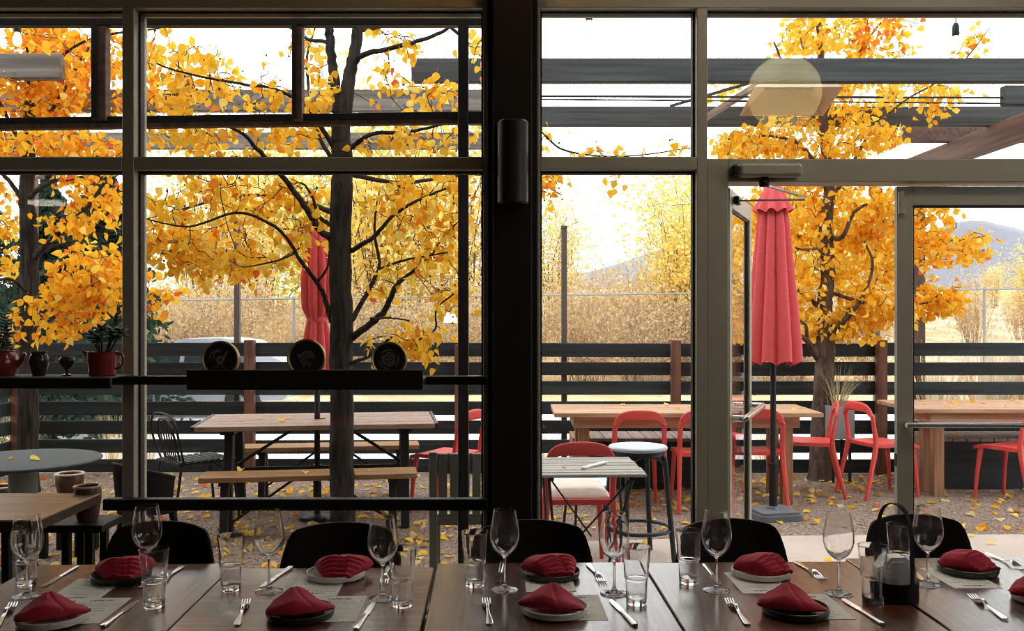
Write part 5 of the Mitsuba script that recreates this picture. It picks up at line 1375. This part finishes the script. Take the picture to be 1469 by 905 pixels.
# ---------------------------------------------------------------- leaves fallen on the ground and on the tables
rg = np.random.default_rng(31)
def flat_leaf(x, y, z, s, r):
    M = mat4(x, y, z, rz=r.uniform(0, 360), rx=r.uniform(-12, 12), ry=r.uniform(-12, 12)) @ mat4(rx=90) @ mat4(0, 0, 0.9 * s, s=s)
    return M
cand = []
while len(cand) < 1350:
    y = rg.uniform(4.75, 8.95); x = rg.uniform(-0.56 * y, 0.56 * y)
    if x > 0 and y < 6.6 and rg.random() > 0.05: continue
    dens = 0.45 + 0.55 * math.exp(-((x - 2.8) / 0.9) ** 2 - ((y - 8.3) / 0.6) ** 2) + 0.35 * (x < 0.2)
    if rg.random() < dens: cand.append((x, y))
cand.sort(key=lambda q: q[1])
FM = []
LCOL = ['yellow', 'deep yellow', 'bright yellow', 'orange', 'red orange', 'pale yellow', 'brown', 'tan']
def zone(M):
    x, y = M[0, 3], M[1, 3]
    if x > 0 and y < 6.6: return 'concrete before the door'
    if x < -0.45: return 'gravel around the picnic table' if y > 6.2 else 'gravel right outside the left windows'
    return 'gravel behind the slatted chair' if x < 0.2 else 'gravel around the red chairs' if x < 2.3 else 'gravel in the doorway view' if x < 3.2 else 'gravel beyond the closed glass door'
for i, (x, y) in enumerate(cand):
    s = rg.uniform(0.055, 0.085); c_ = int(rg.choice(8, p=[.14, .08, .14, .06, .03, .15, .18, .22]))
    M = flat_leaf(x, y, 0.024 if (x > 0 and y < 6.6) else 0.012, s, rg)
    FM.append((M, int(rg.integers(0, 4)), c_))
for i in range(290):
    M, v, c_ = FM[i]
    single('fallen_leaf', leaf_ply(v, c_), label=f'{LCOL[c_]} leaf fallen on the {zone(M)}', cat='leaf', group=f'leaves fallen on the {zone(M)}', M=M)
R_ = FM[290:]
m, c = merged_leaves(np.array([a[0] for a in R_]), np.array([a[1] for a in R_]), np.array([a[2] for a in R_]), rg)
single('fallen_leaves', m, 'leaf_many', 'many further yellow leaves fallen on the gravel by the fence', 'leaves', kind='stuff', smooth=True, color=c)
for (x0, x1, y0, y1, z, n, lab, grp) in ((-2.0, -0.8, 6.75, 7.3, 0.756, 6, 'yellow leaf lying on the picnic table', 'leaves lying on the picnic table'), (-1.9, -0.8, 6.28, 6.44, 0.466, 3, 'leaf lying on the near picnic bench', 'leaves lying on the near bench'),
                                         (0.6, 2.3, 7.5, 8.1, 0.757, 9, 'yellow leaf lying on the long table with red chairs', 'leaves lying on the long table'), (3.5, 5.0, 7.85, 8.5, 0.757, 18, 'yellow leaf lying on the table beyond the closed door', 'leaves lying on the far right table'),
                                         (-2.75, -2.5, 5.0, 5.3, 0.748, 2, 'pale leaf lying on the round grey table', 'leaves lying on the round grey table'), (0.2, 0.3, 4.86, 4.95, 0.739, 1, 'single yellow leaf lying on the small slatted table', None),
                                         (3.7, 5.0, 8.28, 8.65, 0.457, 8, 'leaf lying on the bench beyond the closed door', 'leaves lying on the right bench')):
    for i in range(n):
        single('table_leaf', leaf_ply(int(rg.integers(0, 4)), int(rg.choice([0, 1, 2, 5, 5]))), label=lab, cat='leaf', group=grp, M=flat_leaf(rg.uniform(x0, x1), rg.uniform(y0, y1), z, rg.uniform(0.05, 0.07), rg))

# pebbles of the gravel, nearest strip first
n = 42000
y = 5.0 + 4.0 * rg.random(n) ** 1.3; x = rg.uniform(-0.58, 0.58, n) * y
ok = ~((x > 0.0) & (y < 6.65)); x, y = x[ok], y[ok]; n = len(x)
oc = np.array([(1, 0, 0), (-1, 0, 0), (0, 1, 0), (0, -1, 0), (0, 0, 1), (0, 0, -1)], float); of = np.array([(0, 2, 4), (2, 1, 4), (1, 3, 4), (3, 0, 4), (2, 0, 5), (1, 2, 5), (3, 1, 5), (0, 3, 5)])
S = rg.uniform(0.004, 0.010, (n, 1, 3)) * [1, 1, 0.7]
V = oc[None] * S + rg.normal(size=(n, 6, 3)) * 0.001; a = rg.uniform(0, 6.28, n)
V = np.stack([V[..., 0] * np.cos(a)[:, None] - V[..., 1] * np.sin(a)[:, None], V[..., 0] * np.sin(a)[:, None] + V[..., 1] * np.cos(a)[:, None], V[..., 2]], -1) + np.stack([x, y, 0 * x + 0.001], -1)[:, None]
pc = np.repeat(np.array([0.36, 0.285, 0.23]) * rg.uniform(0.45, 1.35, (n, 1)) * rg.uniform(0.95, 1.05, (n, 3)), 6, 0)
scene['pebble'] = {'type': 'twosided', 'b': {'type': 'diffuse', 'reflectance': {'type': 'mesh_attribute', 'name': 'vertex_color'}}}
single('pebbles', trimesh.Trimesh(V.reshape(-1, 3), (of[None] + 6 * np.arange(n)[:, None, None]).reshape(-1, 3), process=False), 'pebble', 'loose pinkish grey gravel stones covering the patio', 'gravel', kind='stuff', smooth=False, color=pc)

# ---------------------------------------------------------------- grasses
def blades(n, hgt, spread, seed, plume=0.0, c0=(0.60, 0.42, 0.20), c1=(0.75, 0.60, 0.36)):
    r = np.random.default_rng(seed)
    Vs, Fs, Cs = [], [], []
    for i in range(n):
        a, rr = r.uniform(0, 6.28), r.uniform(0, 0.09)
        h_, lean = hgt * r.uniform(0.55, 1.0), spread * r.uniform(0.1, 1.0)
        t = np.linspace(0, 1, 5)
        c = np.stack([np.cos(a) * (rr + lean * t ** 1.7), np.sin(a) * (rr + lean * t ** 1.7), h_ * t * (1 - 0.18 * t * lean / max(spread, .01))], -1)
        w = 0.0035 * (1 - 0.85 * t)
        if plume and i % 3 == 0: w = np.where(t > 0.7, plume, 0.0025); w[-1] = 0.002
        s = np.array([-np.sin(a + r.uniform(-1, 1)), np.cos(a), 0])
        off = 10 * len(Vs)
        Vs.append(np.vstack([c + s * w[:, None], c - s * w[:, None]]))
        Fs.append(np.array([(j, j + 1, j + 6) for j in range(4)] + [(j, j + 6, j + 5) for j in range(4)]) + off)
        q = np.tile(np.array(c0) + (np.array(c1) - c0) * r.random(), (10, 1))
        if plume and i % 3 == 0: q[[3, 4, 8, 9]] = (0.80, 0.72, 0.60)
        Cs.append(q)
    return trimesh.Trimesh(np.vstack(Vs), np.vstack(Fs), process=False), np.vstack(Cs)


gp = [mikit.ply(*[blades(170, 1.05, 0.34, s)[0], 'dry_blade'], smooth=True, color=blades(170, 1.05, 0.34, s)[1]) for s in (1, 2)]
pm = blades(260, 1.60, 0.46, 7, 0.020)
gpl = mikit.ply(pm[0], 'dry_blade', smooth=True, color=pm[1])
gr = np.random.default_rng(8)
spots = [(-6.0, 10.3), (-5.2, 9.9), (-4.4, 10.4), (-3.8, 9.8), (0.75, 9.8), (1.3, 9.7), (1.75, 9.9), (2.2, 9.8), (2.7, 10.0), (4.3, 9.9), (4.9, 10.2), (5.6, 9.8), (0.3, 10.3)]
for i, (x, y) in enumerate(spots):
    single('dry_grass', gp[i % 2], label='clump of dry tan grass growing behind the plank fence', cat='grass clump', group='dry grass clumps behind the fence', M=mat4(x, y, -0.36, rz=gr.uniform(0, 360), s=gr.uniform(0.85, 1.1)))
for i, (x, y, s) in enumerate(((5.25, 10.4, 1.20), (5.7, 10.2, 1.28), (6.2, 10.6, 1.3), (4.85, 10.9, 1.05), (6.0, 9.9, 1.2))):
    single('feather_grass', gpl, label='clump of pale feathery grass plumes rising above the fence at the right', cat='grass clump', group='feather grass clumps at the right', M=mat4(x, y, -0.36, rz=gr.uniform(0, 360), s=s))
k = thing('grass_pot', 'square grey planter on a low stand with wispy grass between two red chairs', 'planter')
Mg = mat4(2.98, 8.62, 0, rz=8)
part(k, 'planter', join([box(-0.10, 0.10, -0.10, 0.10, 0.40, 0.42), box(-0.11, -0.098, -0.11, 0.11, 0.40, 0.70), box(0.098, 0.11, -0.11, 0.11, 0.40, 0.70), box(-0.098, 0.098, -0.11, -0.098, 0.40, 0.70), box(-0.098, 0.098, 0.098, 0.11, 0.40, 0.70)]), 'pot_grey', M=Mg)
part(k, 'soil', box(-0.098, 0.098, -0.098, 0.098, 0.42, 0.66), 'tyre', M=Mg)
part(k, 'stand', join([box(a, a + 0.02, b, b + 0.02, 0, 0.40) for a in (-0.09, 0.07) for b in (-0.09, 0.07)]), 'black_steel', M=Mg)
pg_ = blades(110, 0.46, 0.30, 17, 0, (0.42, 0.38, 0.20), (0.60, 0.54, 0.34))
part(k, 'grass', mikit.ply(pg_[0], 'dry_blade', smooth=True, color=pg_[1]), M=Mg @ mat4(0, 0, 0.66), kind='stuff', label='thin wispy grass blades')

# ---------------------------------------------------------------- beyond the fence: wire fence, sign, car, brush, far trees
k = thing('wire_fence', 'grey chain link fence running behind the car and the road', 'fence')
YW = 22.0
def wz(x): return 1.86 + (x + 9) * 0.0135 + 0.0
for i in range(7):
    x = -15.9 + 8.7 * i * 0.62
    part(k, 'post', lathe([(0, -0.5), (0.035, -0.5), (0.035, float(wz(x)) + 0.05), (0, float(wz(x)) + 0.07)], 10), 'galvanised', M=mat4(x, YW + 0.05, 0))
part(k, 'top_rail', tube([(-18, YW, wz(-18)), (18, YW, wz(18))], 0.021, 8), 'galvanised')
Vs, pitch = [], 0.10
zz = np.arange(-0.35, 1.9, pitch / 2)
for i, x in enumerate(np.arange(-16, 16, pitch)):
    q = np.stack([x + pitch * 0.5 * ((np.arange(len(zz)) % 2)) * (1), 0 * zz + YW + 0.01 * (np.arange(len(zz)) % 2), zz], -1)
    q2 = q.copy(); q2[:, 0] = x + pitch * (1 - 0.5 * (np.arange(len(zz)) % 2))
    Vs.append(sweep(q, 0.0035, sides=3))
    Vs.append(sweep(q2 - [pitch * .5, 0.004, 0], 0.0035, sides=3)) if False else None
part(k, 'mesh', join([v for v in Vs if v is not None]), 'galvanised', False, kind='stuff', label='fine diamond wire mesh')
k = thing('notice_sign', 'small white notice with a red edge on the wire fence beside the central tree', 'sign')
p = at(643, 454, 21.9)
part(k, 'board', box(p[0] - 0.20, p[0] + 0.20, 21.90, 21.915, p[2] - 0.145, p[2] + 0.145, 0.002), 'sign_white')
part(k, 'red_edge', box(p[0] - 0.20, p[0] + 0.20, 21.892, 21.8995, p[2] + 0.10, p[2] + 0.145), 'sign_red')

k = thing('parked_car', 'silver car parked behind the plank fence, roof and red tail light showing', 'car')
YV, X1 = 17.0, -4.05
def carx(a): return X1 - 4.3 + a * 4.3
prof = [(0.0, .32), (0.0, .55), (0.03, .70), (.20, .80), (.30, .88), (.36, 1.06), (.44, 1.22), (.55, 1.30), (.70, 1.31), (.80, 1.26), (.90, 1.05), (.96, .95), (.995, .88), (1.0, .6), (.995, .36), (.97, .30), (.03, .28)]
pp = Polygon([(a * 4.3, b * 1.11) for a, b in prof]).buffer(-0.04).buffer(0.04, 4)
body = extrude(pp, 1.72)
v = body.vertices.copy(); body = trimesh.Trimesh(np.stack([v[:, 0], 1.72 / 2 - v[:, 2], v[:, 1]], -1), body.faces, process=False)
body = body.subdivide().subdivide()
v = body.vertices.copy(); tt = np.clip((v[:, 2] - 0.9) / 0.5, 0, 1); v[:, 1] *= 1 - 0.24 * tt - 0.03 * np.abs(v[:, 0] / 2.15 - 1) ** 3; body.vertices = v
if body.volume < 0: body.invert()
Mc = mat4(X1 - 4.3, YV + 0.86, -0.35)
part(k, 'body', body, 'car_paint', 30, M=Mc)
def side_pane(pts, y0):
    q = Polygon([(a * 4.3, b * 1.11) for a, b in pts]); m = extrude(q, 0.012); w = m.vertices.copy()
    zz = w[:, 1]; t_ = np.clip((zz - 0.9) / 0.5, 0, 1)
    yy = -(0.86 * (1 - 0.24 * t_)) - 0.004 + (0.006 - w[:, 2])
    return trimesh.Trimesh(np.stack([w[:, 0], yy, zz], -1), m.faces[:, ::-1], process=False)
part(k, 'window', side_pane([(.33, .92), (.39, 1.06), (.45, 1.20), (.54, 1.25), (.54, .92)], 0), 'car_glass', M=Mc)
part(k, 'window', side_pane([(.56, .92), (.56, 1.25), (.68, 1.26), (.70, .92)], 0), 'car_glass', M=Mc)
part(k, 'window', side_pane([(.72, .92), (.70, 1.26), (.78, 1.22), (.85, 1.06), (.86, .94)], 0), 'car_glass', M=Mc)
part(k, 'tail_light', box(3.98, 4.28, -0.85, -0.60, 0.74, 0.90, 0.02), 'car_red', M=Mc)
for x in (0.78, 3.48):
    w = part(k, 'wheel', tf(lathe([(0.10, -0.10), (0.29, -0.10), (0.32, -0.07), (0.32, 0.07), (0.29, 0.10), (0.10, 0.10), (0.10, -0.10)], 28), mat4(rx=90)), 'tyre', M=Mc @ mat4(x, -0.80, 0.32))
    part(w, 'rim', join([tf(lathe([(0, 0.03), (0.06, 0.03), (0.06, 0.06), (0, 0.06)], 16), mat4(rx=90))] + [tf(box(-0.02, 0.02, -0.06, -0.03, 0.04, 0.24), mat4(ry=72 * q)) for q in range(5)] + [tf(lathe([(0.22, 0.02), (0.24, 0.02), (0.24, 0.07), (0.22, 0.07), (0.22, 0.02)], 28), mat4(rx=90))]), 'galvanised', M=Mc @ mat4(x, -0.82, 0.32))

GOLD = np.array([(0.66, 0.48, 0.22), (0.62, 0.44, 0.27), (0.72, 0.57, 0.34), (0.55, 0.38, 0.24), (0.74, 0.61, 0.42), (0.72, 0.50, 0.14)])
def sprigs(P, s, r, cols):
    n = len(P)
    d = r.normal(size=(n, 3)); d /= np.linalg.norm(d, axis=1, keepdims=True)
    q = np.cross(d, r.normal(size=(n, 3))); q /= np.linalg.norm(q, axis=1, keepdims=True)
    s = s[:, None]
    V = np.stack([P - d * s, P + q * s * 0.55, P + d * s, P - q * s * 0.55], 1).reshape(-1, 3)
    f = (np.array([(0, 1, 2), (0, 2, 3)])[None] + 4 * np.arange(n)[:, None, None]).reshape(-1, 3)
    return trimesh.Trimesh(V, f, process=False), np.repeat(np.clip(cols, 0, 0.92), 4, 0)


def bush(seed, hgt, wid, n_stem, n_leaf, size, cols, tops=0.5):
    r = np.random.default_rng(seed)
    st_, tips = [], []
    for i in range(n_stem):
        a, rr = r.uniform(0, 6.28), r.uniform(0, 0.12) * wid
        e = np.array([math.cos(a), math.sin(a), 0]) * wid * r.uniform(0.1, 1.0) * 0.5; h_ = hgt * r.uniform(0.6, 1.0)
        p0 = np.array([math.cos(a) * rr, math.sin(a) * rr, -0.1])
        c = curve([p0, p0 * 0.4 + e * 0.45 + [0, 0, h_ * 0.5] + r.normal(size=3) * 0.05 * hgt, e + [0, 0, h_]], 5)
        st_.append(sweep(c, np.linspace(0.012, 0.003, len(c)) * hgt / 3, sides=3))
        for b in range(5):
            j = r.integers(3, len(c) - 1); q = c[j] + (r.normal(size=3) * 0.14 + [0, 0, 0.12]) * hgt
            cc = curve([c[j], (c[j] + q) / 2 + r.normal(size=3) * 0.02 * hgt, q], 3)
            st_.append(sweep(cc, np.linspace(0.005, 0.002, len(cc)) * hgt / 3, sides=3)); tips += list(cc[2:])
        tips += list(c[len(c) // 2:])
    tips = np.array(tips)
    P = tips[r.integers(0, len(tips), n_leaf)] + r.normal(size=(n_leaf, 3)) * 0.05 * hgt
    col = cols[r.integers(0, len(cols), n_leaf)] * r.uniform(0.8, 1.1, (n_leaf, 1))
    return join(st_), sprigs(P, r.uniform(0.6, 1.3, n_leaf) * size, r, col)


def plant_proto(args, stem='twig_pale'):
    s, (m, c) = bush(*args)
    return mikit.ply(s, stem, False), mikit.ply(m, 'leaf_many', False, color=c)


protos = [plant_proto((40 + i, h_, w, ns, nl, sz, GOLD)) for i, (h_, w, ns, nl, sz) in enumerate(((3.0, 2.6, 26, 3600, 0.05), (3.4, 3.0, 30, 2600, 0.05), (2.4, 2.8, 30, 4200, 0.045), (3.0, 2.4, 26, 1500, 0.045)))]
rb = np.random.default_rng(77)
def plant(name, pr, x, y, s, lab, cat, grp, stem='stems'):
    k = thing(name, lab, cat, grp)
    M = mat4(x, y, float(land(np.array(x), np.array(y))), rz=rb.uniform(0, 360), s=s)
    part(k, stem, pr[0], M=M, label='bare thin stems'); part(k, 'foliage', pr[1], M=M, kind='stuff', label='golden autumn leaves')


BK = ['broad golden brush bush with thin stems', 'tall golden brush bush with bare stems', 'low thick golden brush bush', 'sparse brush bush of bare stems']
BW = ['right behind the wire fence', 'a little beyond the wire fence', 'well beyond the wire fence', 'far off on the slope']
rows = [(23.6, 1.25, 0.80, -17, 7.5), (25.6, 1.5, 0.98, -18, 9.5), (28.5, 2.0, 1.0, -20, 13), (33.0, 2.4, 0.92, -23, 19), (39.0, 2.8, 0.85, -27, 23), (50.0, 5.0, 0.72, -34, 28)]
for y0, gap, sc_, xa, xb in rows:
    for x in np.arange(xa, xb, gap):
        x = x + rb.uniform(-.4, .4) * gap; y = y0 + rb.uniform(-0.8, 0.8)
        if 0.40 * y < x and y < 30: continue
        v = int(rb.integers(0, 4)); plant('brush_bush', protos[v], x, y, sc_ * rb.uniform(0.75, 1.1), f'{BK[v]} {BW[min(int((y0 - 23) / 3.4), 3)]}', 'bush', f'brush bushes {BW[min(int((y0 - 23) / 3.4), 3)]}')
tall = [plant_proto((60 + i, 9.0, 6.0, 30, nl, 0.13, c), 'bark_warm') for i, (nl, c) in enumerate(((6500, np.array([(0.90, 0.68, 0.16), (0.88, 0.74, 0.30), (0.84, 0.60, 0.14)])), (4200, np.array([(0.88, 0.74, 0.34), (0.86, 0.66, 0.22)])), (7500, np.array([(0.80, 0.70, 0.26), (0.88, 0.66, 0.14), (0.62, 0.60, 0.22)]))))]
for (px, y, s, v, lab) in ((560, 30, 0.92, 0, 'pale golden cottonwood behind the central tree'), (660, 34, 0.95, 1, 'pale golden cottonwood behind the steel frame post'), (470, 40, 0.95, 2, 'greenish gold cottonwood behind the left umbrella'), (300, 38, 0.85, 1, 'pale golden cottonwood behind the parked car'),
                           (985, 27, 0.60, 0, 'golden cottonwood at the right of the fixed pane, mountain behind'), (1010, 33, 0.70, 2, 'greenish gold cottonwood half hidden by the door frame'), (795, 44, 0.66, 1, 'sparse golden cottonwood behind the tall steel post'), (1150, 36, 0.75, 1, 'pale golden cottonwood behind the right golden tree'),
                           (1250, 44, 0.72, 2, 'greenish gold cottonwood behind the doorway post'), (1500, 40, 0.46, 0, 'golden cottonwood at the right edge before the mountain'), (380, 50, 1.05, 0, 'golden cottonwood standing far behind the wire fence at the left'), (1425, 60, 0.30, 1, 'small pale cottonwood on the slope before the mountain')):
    x = (px - CX) * y / F
    plant('cottonwood', tall[v], x, y, s, lab, 'tree', None, 'stems')


def conifer(seed, hgt, wid):
    r = np.random.default_rng(seed)
    n = 9000
    z = r.random(n) ** 0.8 * 0.95 + 0.04; a = r.uniform(0, 6.28, n); whorl = 0.75 + 0.25 * np.sin(z * 70 + 2 * np.sin(3 * a))
    R = wid * (1 - z) ** 0.8 * np.sqrt(r.random(n)) * whorl
    P = np.stack([R * np.cos(a), R * np.sin(a), z * hgt - 0.12 * R], -1)
    c = np.array([(0.045, 0.075, 0.050), (0.035, 0.065, 0.05), (0.07, 0.095, 0.06)])[r.integers(0, 3, n)] * r.uniform(0.7, 1.2, (n, 1))
    return mikit.ply(sweep([(0, 0, -0.2), (0, 0, hgt * 0.5), (0, 0, hgt * 0.97)], [0.14, 0.09, 0.02], sides=10), 'bark_near', 60), mikit.ply(*[sprigs(P, r.uniform(0.05, 0.11, n), r, c)[0], 'leaf_many'], smooth=False, color=sprigs(P, r.uniform(0.05, 0.11, n), np.random.default_rng(seed), c)[1])


cf = conifer(90, 4.6, 1.7)
for (x, y, s, lab) in ((-6.6, 13.4, 0.85, 'dark green conifer behind the orange tree at the far left edge'), (-6.75, 15.5, 1.0, 'dark green conifer behind the trunk of the orange tree'), (-8.5, 18.3, 0.8, 'dark green conifer behind the red jug planter'), (-9.4, 16.0, 1.1, 'dark green conifer beyond the left corner of the fence')):
    k = thing('conifer', lab, 'tree')
    M = mat4(x, y, -0.36, rz=rb.uniform(0, 360), s=s)
    part(k, 'trunk', cf[0], M=M); part(k, 'needles', cf[1], M=M, kind='stuff', label='dark green needle sprays')
